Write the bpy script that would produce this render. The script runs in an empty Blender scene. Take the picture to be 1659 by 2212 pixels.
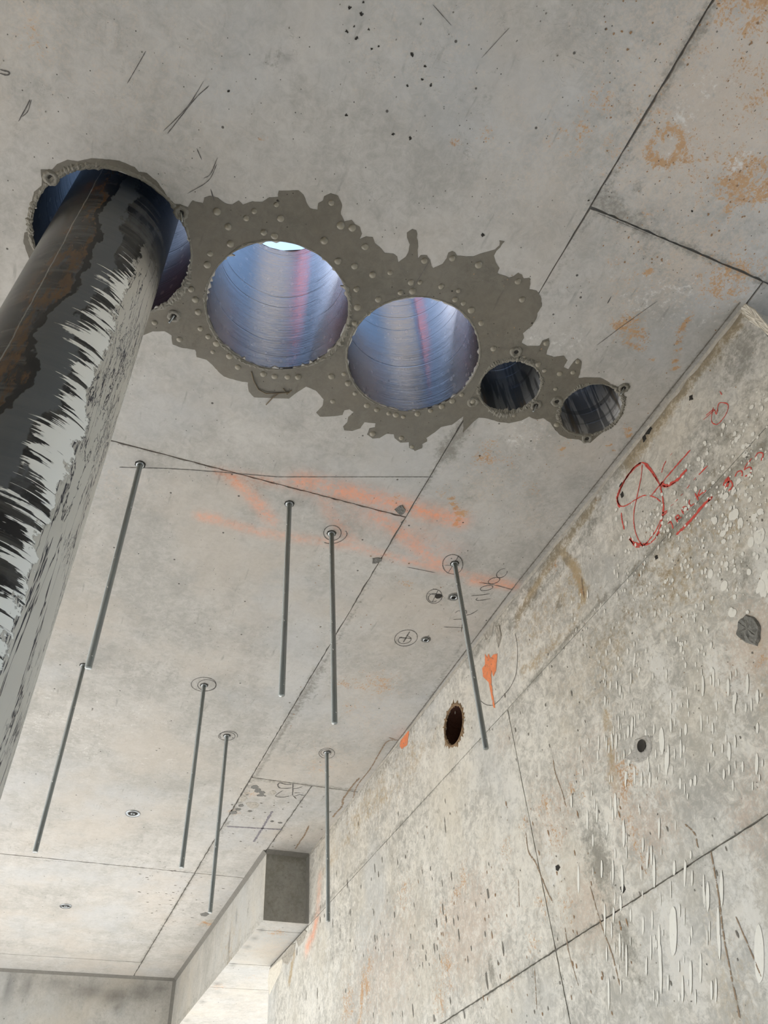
import bpy, math, random
import numpy as np
from mathutils import Vector, Euler, noise as mnoise
from mathutils.geometry import delaunay_2d_cdt
PI = math.pi
rnd = random.Random(7)
C = bpy.context.scene.collection
sc = bpy.context.scene

# ---------------------------------------------------------------- camera
CZ = 1.55                      # eye height
H = CZ + 1.75                  # ceiling height
FPX = 1688.05
ROT = (2.3783957, 0.0600371, -0.3962466)
cam = bpy.data.cameras.new('camera'); camo = bpy.data.objects.new('camera', cam); C.objects.link(camo)
camo.location = (0, 0, CZ); camo.rotation_euler = ROT
cam.sensor_fit = 'VERTICAL'; cam.sensor_height = 24.0; cam.lens = FPX / 2212 * 24.0
cam.clip_start = 0.02; cam.clip_end = 200
sc.camera = camo

# ---------------------------------------------------------------- world, sun, exposure
world = bpy.data.worlds.new('sky'); sc.world = world; world.use_nodes = True
wn = world.node_tree; bg = wn.nodes['Background']
sky = wn.nodes.new('ShaderNodeTexSky'); sky.sky_type = 'NISHITA'; sky.sun_disc = False
sky.sun_elevation = math.radians(42); sky.sun_rotation = math.radians(-50); sky.ozone_density = 2.0
mx = wn.nodes.new('ShaderNodeMix'); mx.data_type = 'RGBA'; mx.inputs[0].default_value = .05; mx.inputs[7].default_value = (3.6, 5.6, 6.4, 1)   # thin high cloud over the blue
wn.links.new(sky.outputs[0], mx.inputs[6]); wn.links.new(mx.outputs[2], bg.inputs[0]); bg.inputs[1].default_value = 0.17
sun = bpy.data.lights.new('sun', 'SUN'); sun.energy = 6.0; sun.angle = math.radians(0.6); sun.color = (1, .94, .86)
suno = bpy.data.objects.new('sun', sun); C.objects.link(suno)
suno.rotation_euler = Vector((-0.28, 0.82, 0.64)).to_track_quat('Z', 'Y').to_euler()
sc.view_settings.view_transform = 'Standard'; sc.view_settings.look = 'None'
sc.view_settings.gamma = 1.0; sc.view_settings.use_curve_mapping = False
sc.view_settings.exposure = 1.66
sc.cycles.use_denoising = True
sc.cycles.max_bounces = 6; sc.cycles.diffuse_bounces = 3; sc.cycles.adaptive_threshold = 0.05; sc.cycles.caustics_reflective = False

# ---------------------------------------------------------------- photo pixel -> point on a real plane
RM = np.array(Euler(ROT, 'XYZ').to_matrix())
def ray(x, y): return RM @ np.array([(x - 829.5) / FPX, -(y - 1106) / FPX, -1.0])
WX = 1.335
def ce(x, y):                                     # on the ceiling -> (X, Y)
    d = ray(x, y); s = 1.75 / d[2]; return (d[0] * s, d[1] * s)
def wa(x, y):                                     # on the wall -> (Y, Z)
    d = ray(x, y); s = WX / d[0]; return (d[1] * s, d[2] * s + CZ)

# ---------------------------------------------------------------- node helper
class NT:
    def __init__(s, name):
        s.m = bpy.data.materials.new(name); s.m.use_nodes = True; s.t = s.m.node_tree
        s.b = s.t.nodes['Principled BSDF']; s.out = s.t.nodes['Material Output']
        s.tc = s.t.nodes.new('ShaderNodeTexCoord')
    def put(s, sock, v):
        if isinstance(v, bpy.types.NodeSocket): s.t.links.new(v, sock)
        elif v is not None:
            try: sock.default_value = v
            except Exception: sock.default_value = (*v, 1) if len(v) == 3 else v
    def math(s, op, a, b=None, c=None, clamp=False):
        n = s.t.nodes.new('ShaderNodeMath'); n.operation = op; n.use_clamp = clamp
        s.put(n.inputs[0], a); s.put(n.inputs[1], b); s.put(n.inputs[2], c); return n.outputs[0]
    def noise(s, vec, scale, detail=4, rough=.55, dist=0.0):
        n = s.t.nodes.new('ShaderNodeTexNoise'); s.put(n.inputs['Vector'], vec)
        n.inputs['Scale'].default_value = scale; n.inputs['Detail'].default_value = detail
        n.inputs['Roughness'].default_value = rough; n.inputs['Distortion'].default_value = dist
        return n.outputs['Fac']
    def voro(s, vec, scale, rand=1.0, feature='F1'):
        n = s.t.nodes.new('ShaderNodeTexVoronoi'); n.feature = feature; s.put(n.inputs['Vector'], vec)
        n.inputs['Scale'].default_value = scale; n.inputs['Randomness'].default_value = rand; return n
    def mapv(s, vec, scale=(1, 1, 1), rot=(0, 0, 0), loc=(0, 0, 0)):
        n = s.t.nodes.new('ShaderNodeMapping'); s.put(n.inputs['Vector'], vec)
        n.inputs['Scale'].default_value = scale; n.inputs['Rotation'].default_value = rot; n.inputs['Location'].default_value = loc
        return n.outputs[0]
    def mix(s, f, a, b, mode='MIX'):
        n = s.t.nodes.new('ShaderNodeMix'); n.data_type = 'RGBA'; n.blend_type = mode
        s.put(n.inputs[0], f); s.put(n.inputs[6], a if isinstance(a, bpy.types.NodeSocket) else (*a, 1))
        s.put(n.inputs[7], b if isinstance(b, bpy.types.NodeSocket) else (*b, 1)); return n.outputs[2]
    def step(s, v, lo, hi):                       # smoothstep
        n = s.t.nodes.new('ShaderNodeMapRange'); n.interpolation_type = 'SMOOTHSTEP'
        s.put(n.inputs[0], v); n.inputs[1].default_value = lo; n.inputs[2].default_value = hi; return n.outputs[0]
    def attr(s, name):
        n = s.t.nodes.new('ShaderNodeAttribute'); n.attribute_name = name
        q = s.t.nodes.new('ShaderNodeSeparateColor'); s.t.links.new(n.outputs['Color'], q.inputs[0])
        return q.outputs[0], q.outputs[1], q.outputs[2], n.outputs['Alpha']
    def bump(s, h, strength=.3, dist=.002):
        n = s.t.nodes.new('ShaderNodeBump'); n.inputs['Strength'].default_value = strength
        n.inputs['Distance'].default_value = dist; s.put(n.inputs['Height'], h); s.put(s.b.inputs['Normal'], n.outputs[0]); s.put(s.b.inputs['Coat Normal'], n.outputs[0])
    def fin(s, col=None, rough=None, metal=None, spec=None):
        s.put(s.b.inputs['Base Color'], col if isinstance(col, bpy.types.NodeSocket) or col is None else (*col, 1))
        s.put(s.b.inputs['Roughness'], rough); s.put(s.b.inputs['Metallic'], metal); s.put(s.b.inputs['Specular IOR Level'], spec)
        return s.m

def concrete(name, lo, hi, warm, cool, axis='C', wet=False, spots=1.0, mottle=.5, gran=.50, masks=True, tint=(.62, .54, .46)):
    n = NT(name); P = n.tc.outputs['Object']
    big = n.noise(P, 1.1, 3, .5); mid = n.noise(P, 6, 6, .68, .3); fine = n.noise(P, 75, 4, .6)
    if axis == 'C':   sv = n.mapv(P, (26, 6, 1), (0, 0, .18))
    elif axis == 'W': sv = n.mapv(P, (1, 30, 7), (0.12, 0, 0))
    else:             sv = n.mapv(P, (24, 24, 5))
    streak = n.noise(sv, 1, 4, .6)
    v = n.math('MULTIPLY_ADD', mid, mottle, n.math('MULTIPLY', big, .32))
    v = n.math('MULTIPLY_ADD', streak, .22, v); v = n.math('MULTIPLY_ADD', fine, .20, v)
    v = n.math('MULTIPLY_ADD', n.math('SUBTRACT', n.noise(n.mapv(P, loc=(1, 1, 1)), 38, 4, .8, .8), .5), gran, v)
    v = n.step(v, .38 + (mottle - .5) * .5, .85 + (mottle - .5) * .5)
    col = n.mix(v, lo, hi)
    t1 = n.step(n.noise(n.mapv(P, loc=(3, 7, 1)), 2.3, 5, .62), .45, .68); col = n.mix(n.math('MULTIPLY', t1, .55), col, warm)
    t2 = n.step(n.noise(n.mapv(P, loc=(9, 2, 5)), 1.9, 5, .62), .48, .70); col = n.mix(n.math('MULTIPLY', t2, .5), col, cool)
    # dark smudges stretched the way the formwork was dragged
    sm = n.step(n.noise(n.mapv(sv, (2.2, 1.6, 2.2) if axis == 'C' else (1, 1.6, 2.4), loc=(4, 4, 4)), 1, 3, .55), .64, .80)
    col = n.mix(n.math('MULTIPLY', sm, .45), col, tuple(c * .55 for c in lo))
    # hair scratches
    wv = n.noise(n.mapv(P, (3.2, 3.2, 3.2), loc=(1, 2, 3)), 2.4, 5, .74, 1.2)
    hair = n.step(n.math('ABSOLUTE', n.math('SUBTRACT', wv, .5)), .006, .0); gate = n.step(n.noise(P, 7, 2), .52, .62)
    col = n.mix(n.math('MULTIPLY', n.math('MULTIPLY', hair, gate), .38), col, (.20, .19, .17))
    # bug holes
    def dots(scale, rad, thr, loc):
        vo = n.voro(n.mapv(P, loc=loc), scale); d = n.step(n.math('SUBTRACT', vo.outputs['Distance'], n.math('MULTIPLY', fine, .03)), rad, rad * .55)
        sp = n.t.nodes.new('ShaderNodeSeparateColor'); n.t.links.new(vo.outputs['Color'], sp.inputs[0])
        return n.math('MULTIPLY', d, n.step(sp.outputs[0], thr, thr + .02))
    pits = n.math('MAXIMUM', dots(26, .085, .90 - .05 * spots, (0, 0, 0)), dots(85, .13, .93 - .05 * spots, (2, 5, 1)))
    if masks:
        ru, da, sp, oc = n.attr('stain')
        wh, bl, pk, _ = n.attr('stain_b')
        def grain(f1, f2, loc):
            a_ = n.math('ADD', n.noise(n.mapv(P, loc=loc), f1, 6, .78, .6), n.noise(n.mapv(P, loc=loc), f2, 3, .75))
            return n.math('MULTIPLY', n.math('SUBTRACT', a_, 1.0), 3.4)
        g1 = grain(14, 70, (0, 0, 0)); g2 = grain(30, 140, (4, 1, 8))
        def lay(col, m, amt, lo_, hi_, gr, c_, k=.5):
            f = n.math('MULTIPLY', n.step(n.math('MULTIPLY_ADD', gr, k, m), lo_, hi_), n.step(m, .0, .15))
            return n.mix(n.math('MULTIPLY', f, amt), col, c_)
        col = lay(col, oc, .72, .22, .95, g1, (.40, .29, .14))
        col = lay(col, pk, .62, .18, .95, g2, tint)
        col = lay(col, da, .66, .24, 1.0, g1, (.19, .185, .16))
        col = lay(col, ru, .92, .38, .95, g2, n.mix(g1, (.52, .33, .18), (.36, .19, .085)), .75)
        col = lay(col, wh, .75, .35, .95, g1, (.74, .74, .72), .6)
        f = n.math('MULTIPLY', sp, n.step(g1, -1.3, .9)); col = n.mix(n.math('MULTIPLY', f, 1.1, clamp=True), col, (.90, .36, .20))
        col = n.mix(n.math('MULTIPLY', bl, 1.0, clamp=True), col, (.06, .055, .05))
    col = n.mix(n.math('MULTIPLY', pits, .85), col, (.05, .045, .04))
    h = n.math('SUBTRACT', n.math('MULTIPLY_ADD', fine, .35, n.math('MULTIPLY', mid, .4)), pits)
    if wet:
        n.bump(h, .15, .0015); dark = n.mix(n.noise(P, 5, 3), (.30, .285, .25), (.40, .38, .335))
        col = n.mix(1.0, col, dark, 'MULTIPLY'); return n.fin(col, .22, spec=.35)
    n.bump(h, .35, .002); return n.fin(col, .82, spec=.25)

def flat(name, col, rough=.8, metal=0, var=.25, scale=40, alpha=None, bump=0, spec=.4):
    n = NT(name); P = n.tc.outputs['Object']; f = n.noise(P, scale, 4, .6)
    c = n.mix(f, tuple(x * (1 - var) for x in col), tuple(min(1, x * (1 + var)) for x in col))
    if alpha:                                    # broken, dry stroke
        a = n.step(n.noise(P, alpha[0], 4, .7), alpha[1], alpha[1] + .06); n.put(n.b.inputs['Alpha'], a)
    if bump: n.bump(f, bump, .004)
    return n.fin(c, rough, metal, spec)

M = {}
M['ceil'] = concrete('ceiling_concrete', (.36, .355, .335), (.56, .55, .53), (.53, .49, .44), (.49, .51, .53))
M['wall'] = concrete('wall_concrete', (.40, .395, .37), (.76, .745, .70), (.62, .58, .50), (.55, .57, .58), 'W', spots=1.6, mottle=.62, gran=1.0, tint=(.54, .44, .37))
M['beam'] = concrete('beam_concrete', (.38, .375, .35), (.58, .57, .54), (.56, .52, .45), (.50, .53, .55), 'B', spots=1.4, masks=True)
M['beam_shaded'] = concrete('shaded_beam_concrete', (.22, .22, .20), (.36, .355, .33), (.28, .27, .23), (.27, .28, .29), 'B', spots=1.4)  # beam concrete darkened to stand in for shade on the end face
M['wet'] = concrete('wet_concrete', (.36, .355, .335), (.56, .55, .53), (.53, .49, .44), (.49, .51, .53), wet=True, masks=False)
M['joint'] = flat('joint_concrete', (.16, .155, .14), .9, scale=120)
M['slurry'] = flat('cement_slurry', (.20, .19, .16), .38, scale=160, bump=.6)
M['chip'] = flat('broken_concrete', (.42, .40, .36), .8, var=.5, scale=70, bump=.9)
M['grey'] = flat('grey_mortar', (.20, .20, .19), .9, var=.45, scale=130, bump=.9)
M['pale'] = flat('pale_broken_concrete', (.74, .71, .64), .85, var=.25, scale=60, bump=.8)
M['pencil'] = flat('pencil_line', (.10, .095, .09), .7, alpha=(260, .27))
M['chalk'] = flat('blue_grey_chalk', (.24, .23, .26), .8, alpha=(200, .40))
M['rustline'] = flat('rust_line', (.30, .22, .15), .8, alpha=(120, .42))
M['crayon'] = flat('red_crayon', (.66, .10, .08), .6, alpha=(240, .34))
M['orange'] = flat('orange_spray_paint', (.85, .27, .12), .6, alpha=(90, .36))
M['white'] = flat('white_paint_drops', (.80, .80, .76), .7, var=.08, scale=90, alpha=(200, .27))
M['dark'] = flat('dark_void', (.03, .028, .025), .9)
M['steel'] = flat('zinc_steel', (.36, .39, .41), .30, 1, var=.25, scale=60)
M['floor'] = flat('floor_concrete', (.50, .48, .44), .85, var=.15, scale=3)
M['rebar'] = flat('dark_brown_bore', (.060, .022, .012), .7, scale=90, bump=.6)
M['upstand'] = flat('guessed_upstand_grey', (.27, .245, .225), .9, var=.3, scale=9)
M['red'] = flat('guessed_post_red', (.45, .03, .04), .5)
M['fleck'] = flat('white_fleck', (.75, .74, .70), .7)

# water drops
n = NT('water_drop'); n.b.inputs['Transmission Weight'].default_value = .35; n.b.inputs['IOR'].default_value = 1.33
M['water'] = n.fin((.40, .37, .30), .04, spec=1.0)

# threaded zinc rods: fine thread relief along z
n = NT('threaded_zinc_steel'); P = n.tc.outputs['Object']; sx = n.t.nodes.new('ShaderNodeSeparateXYZ'); n.t.links.new(P, sx.inputs[0])
ph = n.math('ADD', n.math('MULTIPLY', sx.outputs[2], 2 * PI / .002), n.math('ARCTAN2', sx.outputs[1], sx.outputs[0]))
n.bump(n.math('SINE', ph), .6, .0004)
tn = n.t.nodes.new('ShaderNodeTangent'); tn.direction_type = 'RADIAL'; tn.axis = 'Z'; n.put(n.b.inputs['Tangent'], tn.outputs[0])
n.b.inputs['Anisotropic'].default_value = .9; n.b.inputs['Anisotropic Rotation'].default_value = 0
f = n.noise(n.mapv(P, (60, 60, 7)), 1, 4, .6)
spk = n.step(n.noise(n.mapv(P, (90, 90, 60)), 1, 3, .5), .70, .74)
c = n.mix(f, (.13, .155, .16), (.30, .335, .335)); n.b.inputs['Coat Weight'].default_value = 1; n.b.inputs['Coat Roughness'].default_value = .12; n.b.inputs['Coat IOR'].default_value = 1.7; c = n.mix(spk, c, (.8, .8, .77))
M['thread'] = n.fin(c, .26, n.math('SUBTRACT', 1.0, n.math('MULTIPLY', spk, .9)))

# wet bored concrete: circular saw marks, polished aggregate
def bore_mat(name, base, wet=.2, blotch=False, coat=.15):
    n = NT(name); P = n.tc.outputs['Object']
    ring = n.noise(n.mapv(P, (2.2, 2.2, 210)), 1, 5, .7, .1)
    ring2 = n.noise(n.mapv(P, (1.0, 1.0, 38), loc=(3, 1, 9)), 1, 3, .6)
    vo = n.voro(n.mapv(P, (55, 55, 30)), 1.0); ag = n.t.nodes.new('ShaderNodeSeparateColor'); n.t.links.new(vo.outputs['Color'], ag.inputs[0])
    agm = n.math('MULTIPLY', n.step(vo.outputs['Distance'], .34, .24), n.step(ag.outputs[0], .55, .6))
    c = n.mix(n.noise(P, 7, 5, .6), tuple(x * .65 for x in base), tuple(min(1, x * 1.3) for x in base))
    c = n.mix(n.math('MULTIPLY', agm, .5), c, n.mix(ag.outputs[1], (.42, .40, .40), (.20, .16, .16)))
    if blotch:                                   # slurry runs down the bore
        ru = n.step(n.noise(n.mapv(P, (40, 40, 3.0)), 1, 3, .6), .47, .53); c = n.mix(ru, c, tuple(x * .28 for x in base))
        ru = n.step(n.noise(n.mapv(P, (30, 30, 2.4), loc=(5, 5, 5)), 1, 3, .6), .56, .62); c = n.mix(n.math('MULTIPLY', ru, .7), c, (.16, .12, .07))
    line = n.step(ring2, .575, .63); c = n.mix(n.math('MULTIPLY', line, .6), c, (.06, .055, .055))
    vo2 = n.voro(n.mapv(P, (30, 30, 22)), 1.0); a2 = n.t.nodes.new('ShaderNodeSeparateColor'); n.t.links.new(vo2.outputs['Color'], a2.inputs[0])
    pit = n.math('MULTIPLY', n.step(vo2.outputs['Distance'], .10, .07), n.step(a2.outputs[2], .80, .82)); c = n.mix(pit, c, (.02, .02, .02))
    n.bump(n.math('ADD', n.math('MULTIPLY', ring, .9 if not blotch else .3), n.math('MULTIPLY', line, -.8)), 1.0, .0011 if not blotch else .0006)
    n.b.inputs['Coat Weight'].default_value = coat; n.b.inputs['Coat Roughness'].default_value = .10; n.b.inputs['Coat IOR'].default_value = 1.6
    return n.fin(c, wet, spec=.9)
M['bore'] = bore_mat('wet_bored_concrete', (.065, .06, .062), .08, coat=.85)
M['bore2'] = bore_mat('streaked_bore', (.26, .27, .28), .34, True)
M['bore4'] = bore_mat('pale_streaked_bore', (.60, .60, .60), .38, True)
M['bore3'] = bore_mat('dark_bore', (.02, .025, .04), .3, coat=0)

# black pipe, its pale wall reflection painted into the colour
n = NT('black_pipe'); P = n.tc.outputs['Object']; sx = n.t.nodes.new('ShaderNodeSeparateXYZ'); n.t.links.new(P, sx.inputs[0])
X, Y, Z = sx.outputs
ang = n.math('ARCTAN2', X, n.math('MULTIPLY', Y, -1.0))          # 0 faces -Y, + towards +X
cb = n.t.nodes.new('ShaderNodeCombineXYZ'); n.put(cb.inputs[0], n.math('MULTIPLY', ang, .124)); n.put(cb.inputs[1], Z); UV = cb.outputs[0]
def pn(sx_, sz_, det=4, rough=.6, loc=(0, 0, 0), dist=0.0, rot=0.0): return n.noise(n.mapv(UV, (sx_, sz_, 1), (0, 0, rot), loc), 1, det, rough, dist)
arc = pn(2.5, 30, 5, .7, (0, 0, 0), 1.2); blot = pn(16, 6, 5, .65, (3, 3, 0), .4)
c = n.mix(n.step(arc, .42, .62), (.010, .010, .011), (.070, .068, .063))
c = n.mix(n.math('MULTIPLY', n.step(blot, .5, .66), .55), c, (.095, .10, .105))
# position across the visible face, 0..1 from left edge to right edge as the drip runs
ss = n.math('MULTIPLY_ADD', ang, .36, .5)
wob = n.math('MULTIPLY', n.math('SUBTRACT', pn(7, 3.2, 5, .65, (1, 8, 0)), .5), .42)
s1 = n.math('ADD', ss, wob)
# brown rusty run in the dark third
r1 = n.math('MULTIPLY', n.step(s1, .22, .34), n.step(s1, .50, .42))
c = n.mix(n.math('MULTIPLY', r1, n.step(pn(34, 9, 5, .7, (5, 1, 0)), .46, .6)), c, n.mix(pn(40, 20, 3), (.045, .028, .014), (.17, .085, .028)))
# grey film tongue
r2 = n.math('MULTIPLY', n.step(s1, .46, .475), n.step(s1, .60, .585)); c = n.mix(n.math('MULTIPLY', r2, .8), c, (.12, .13, .14))
r3 = n.math('MULTIPLY', n.step(n.math('ABSOLUTE', n.math('SUBTRACT', s1, .455)), .02, .008), 1.0); c = n.mix(r3, c, (.004, .004, .004))
# white reflected streaks painted in, horizontal and broken
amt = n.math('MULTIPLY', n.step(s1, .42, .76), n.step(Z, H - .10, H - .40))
refl = n.math('ADD', pn(4.2, 70, 4, .66, (2, 2, 0), .7, .30), n.math('MULTIPLY', pn(5, 7, 3, .5, (8, 1, 0)), .45))
refl = n.step(n.math('ADD', n.math('MULTIPLY', amt, .40), refl), .975, 1.0)
ms = n.math('MULTIPLY', refl, n.step(s1, .40, .50))
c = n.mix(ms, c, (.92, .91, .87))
# beige reflection of the lit wall painted on the right, cut by dark vertical cracks
coat = n.math('MULTIPLY', n.step(n.math('ADD', s1, n.math('MULTIPLY', n.math('SUBTRACT', pn(26, 30, 5, .7), .5), .24)), .72, .735), n.step(n.math('ADD', Z, n.math('MULTIPLY', wob, .5)), H - .10, H - .32))  # coat here masks the painted wall reflection
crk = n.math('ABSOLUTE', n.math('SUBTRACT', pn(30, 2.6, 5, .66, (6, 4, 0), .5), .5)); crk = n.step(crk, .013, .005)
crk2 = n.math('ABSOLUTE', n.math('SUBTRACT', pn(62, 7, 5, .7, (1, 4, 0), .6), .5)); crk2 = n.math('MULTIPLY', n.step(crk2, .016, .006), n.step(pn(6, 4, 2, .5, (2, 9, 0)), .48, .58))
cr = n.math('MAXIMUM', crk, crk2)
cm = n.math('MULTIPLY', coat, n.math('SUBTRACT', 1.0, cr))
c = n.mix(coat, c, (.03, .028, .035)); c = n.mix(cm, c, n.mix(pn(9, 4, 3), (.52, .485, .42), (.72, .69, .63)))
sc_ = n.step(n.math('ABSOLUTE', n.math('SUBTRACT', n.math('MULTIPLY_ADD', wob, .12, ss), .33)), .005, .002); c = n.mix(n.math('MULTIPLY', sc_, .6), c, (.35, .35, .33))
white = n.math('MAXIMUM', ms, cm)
n.bump(white, .4, .0012)
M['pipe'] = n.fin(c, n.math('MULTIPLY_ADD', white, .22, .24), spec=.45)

# ---------------------------------------------------------------- object helpers
def mesh(name, verts, faces, mat, parent=None, smooth=False, cols=None):
    me = bpy.data.meshes.new(name); me.from_pydata([tuple(v) for v in verts], [], faces); me.materials.append(M[mat] if isinstance(mat, str) else mat)
    if cols:
        for k, a in cols.items():
            at = me.color_attributes.new(k, 'FLOAT_COLOR', 'POINT'); at.data.foreach_set('color', np.asarray(a, dtype=np.float32).ravel())
    if smooth: me.polygons.foreach_set('use_smooth', [True] * len(me.polygons))
    me.update(); o = bpy.data.objects.new(name, me); C.objects.link(o)
    if parent: o.parent = parent
    return o
def thing(name, label, cat, loc=(0, 0, 0), group=None):
    o = bpy.data.objects.new(name, None); C.objects.link(o); o.location = loc; o.empty_display_size = .05
    o['label'] = label; o['category'] = cat
    if group: o['group'] = group
    return o
def tag(o, label=None, cat=None, group=None, kind=None):
    for k, v in (('label', label), ('category', cat), ('group', group), ('kind', kind)):
        if v: o[k] = v
    return o
def box(name, a, b, mat, parent=None):
    (x0, y0, z0), (x1, y1, z1) = a, b
    v = [(x, y, z) for z in (z0, z1) for y in (y0, y1) for x in (x0, x1)]
    f = [(0, 2, 3, 1), (4, 5, 7, 6), (0, 1, 5, 4), (2, 6, 7, 3), (0, 4, 6, 2), (1, 3, 7, 5)]
    return mesh(name, v, f, mat, parent)
def lathe(name, prof, mat, parent=None, seg=24, cap0=True, cap1=True, smooth=True, jit=0, seed=1):
    r_ = random.Random(seed); v = []; f = []
    for (r, z) in prof:
        for i in range(seg):
            a = 2 * PI * i / seg; q = r * (1 + (r_.random() - .5) * jit); v.append((q * math.cos(a), q * math.sin(a), z + (r_.random() - .5) * jit * r * .3))
    for k in range(len(prof) - 1):
        for i in range(seg):
            j = (i + 1) % seg; f.append((k * seg + i, k * seg + j, (k + 1) * seg + j, (k + 1) * seg + i))
    if cap0: f.append(tuple(range(seg))[::-1])
    if cap1: f.append(tuple(range((len(prof) - 1) * seg, len(prof) * seg)))
    return mesh(name, v, f, mat, parent, smooth)

# ---------------------------------------------------------------- stain masks in plane coordinates (metres)
def seg_d(P, a, b):
    a = np.array(a); b = np.array(b); d = b - a; t = np.clip(((P - a) @ d) / max(d @ d, 1e-9), 0, 1)
    return np.hypot(*(P - a - t[:, None] * d).T)
def paint(P, prims):
    out = [np.zeros((len(P), 4)), np.zeros((len(P), 4))]
    CH = dict(rust=(0, 0), damp_shade=(0, 1), spray=(0, 2), ochre=(0, 3), white=(1, 0), black=(1, 1), pink=(1, 2))
    for kind, shape, pts, r, s in prims:
        L, ch = CH[kind]
        if shape == 'b': v = np.exp(-(((P - pts) ** 2).sum(1)) / (r * r))
        elif shape == 'e':                       # elongated blob: centre, radii
            q = (P - pts) / np.array(r); v = np.exp(-(q ** 2).sum(1))
        elif shape == 'r':                       # ring: radius, half width
            v = np.exp(-((np.hypot(*(P - pts).T) - r[0]) / r[1]) ** 2)
        else:
            v = np.zeros(len(P))
            for a, b in zip(pts[:-1], pts[1:]): v = np.maximum(v, np.exp(-(seg_d(P, a, b) / r) ** 2))
        out[L][:, ch] = np.maximum(out[L][:, ch], v * s)
    return out
def cp(*pts): return [ce(*p) for p in pts]
def wp(*pts): return [wa(*p) for p in pts]
CPR = []                                          # ceiling
for x, y, r, s in [(1560, 400, .05, .75), (1610, 400, .045, .9), (1585, 350, .05, .6), (1500, 340, .06, .5), (1655, 200, .09, .5), (1620, 60, .03, .8), (1590, 8, .05, .8),
                   (1655, 0, .05, .8), (1600, 130, .03, .6), (1380, 600, .07, .3), (1575, 600, .07, .8), (1610, 585, .05, .7), (1350, 700, .035, .95), (1375, 715, .02, .9),
                   (1340, 725, .02, .7), (1395, 740, .02, .6), (1050, 990, .035, .8), (1060, 960, .03, .6), (1330, 570, .03, .35), (1508, 592, .013, 1.1), (1570, 457, .016, 1.0),
                   (1650, 425, .02, 1.0), (1635, 410, .02, .7), (1400, 460, .015, .8), (985, 310, .010, 1.0), (1050, 285, .014, .8), (880, 1262, .03, .6), (860, 1100, .014, 1.), (850, 1080, .02, .7),
                   (570, 305, .008, .8), (1250, 280, .05, .45), (1290, 230, .04, .4), (1165, 1500, .03, .3), (820, 1475, .09, .55), (760, 1530, .05, .4), (545, 1715, .04, .5), (505, 1755, .05, .5),
                   (445, 1995, .05, .9), (740, 1475, .05, .5), (690, 1660, .06, .4), (790, 1480, .06, .45), (960, 1060, .02, .5), (1000, 1110, .02, .9), (75, 90, .03, .4), (240, 440, .05, .0),
                   (1420, 250, .05, .35), (1500, 130, .05, .3), (1540, 480, .04, .4), (1310, 320, .05, .3), (1100, 1000, .05, .35), (1150, 1050, .05, .25), (1230, 950, .05, .25)]:
    CPR.append(('rust', 'b', ce(x, y), r, s))
CPR += [('rust', 'r', ce(1440, 318), (.034, .012), 1.25), ('rust', 'r', ce(1622, 395), (.045, .016), .95), ('rust', 'r', ce(1372, 733), (.022, .010), .8)]
for pts, w, s in [([(1487, 680), (1465, 730), (1462, 745)], .008, 1.25), ([(1465, 757), (1456, 790), (1462, 797)], .006, 1.2), ([(1350, 920), (1360, 940)], .008, 1.1), ([(1215, 960), (1214, 985)], .006, 1.3),
                  ([(1405, 580), (1400, 600)], .006, 1.2), ([(1310, 950), (1330, 980)], .005, 1.0), ([(975, 1075), (990, 1110), (985, 1135)], .010, 1.2), ([(1375, 745), (1400, 765), (1412, 780)], .005, .7),
                  ([(1420, 560), (1460, 565)], .015, .3)]:
    CPR.append(('rust', 's', cp(*pts), w, s))
for x, y, r, s in [(1500, 300, .2, .9), (1600, 200, .3, 1.0), (1600, 20, .2, .8), (1500, 560, .15, .7), (1380, 520, .1, .5), (1350, 650, .12, .4), (1200, 900, .16, .35), (1050, 1050, .14, .4), (800, 1550, .2, .4), (1450, 480, .15, .35), (300, 200, .2, .3), (900, 80, .2, .25), (1180, 330, .18, .35), (1150, 1120, .12, .35), (700, 1640, .2, .45), (80, 60, .12, .4), (230, 1040, .15, .3)]:
    CPR.append(('pink', 'b', ce(x, y), r, s))
for pts, w, s in [([(500, 1030), (560, 1090), (585, 1125)], .022, .6), ([(650, 1040), (760, 1065), (990, 1125)], .035, .72), ([(440, 1115), (560, 1150), (760, 1180), (930, 1225), (1110, 1262)], .018, .42),
                  ([(435, 1115), (470, 1122)], .018, .6), ([(700, 1085), (730, 1130), (765, 1175)], .024, .34), ([(810, 1110), (870, 1155), (945, 1215)], .028, .62), ([(1020, 1255), (1110, 1268)], .018, .62),
                  ([(850, 1090), (1000, 1128)], .018, .75), ([(780, 1100), (960, 1190)], .06, .22), ([(470, 1020), (640, 1050)], .02, .35), ([(1040, 1258), (1108, 1270)], .012, .4)]:
    CPR.append(('spray', 's', cp(*pts), w, s))
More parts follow.
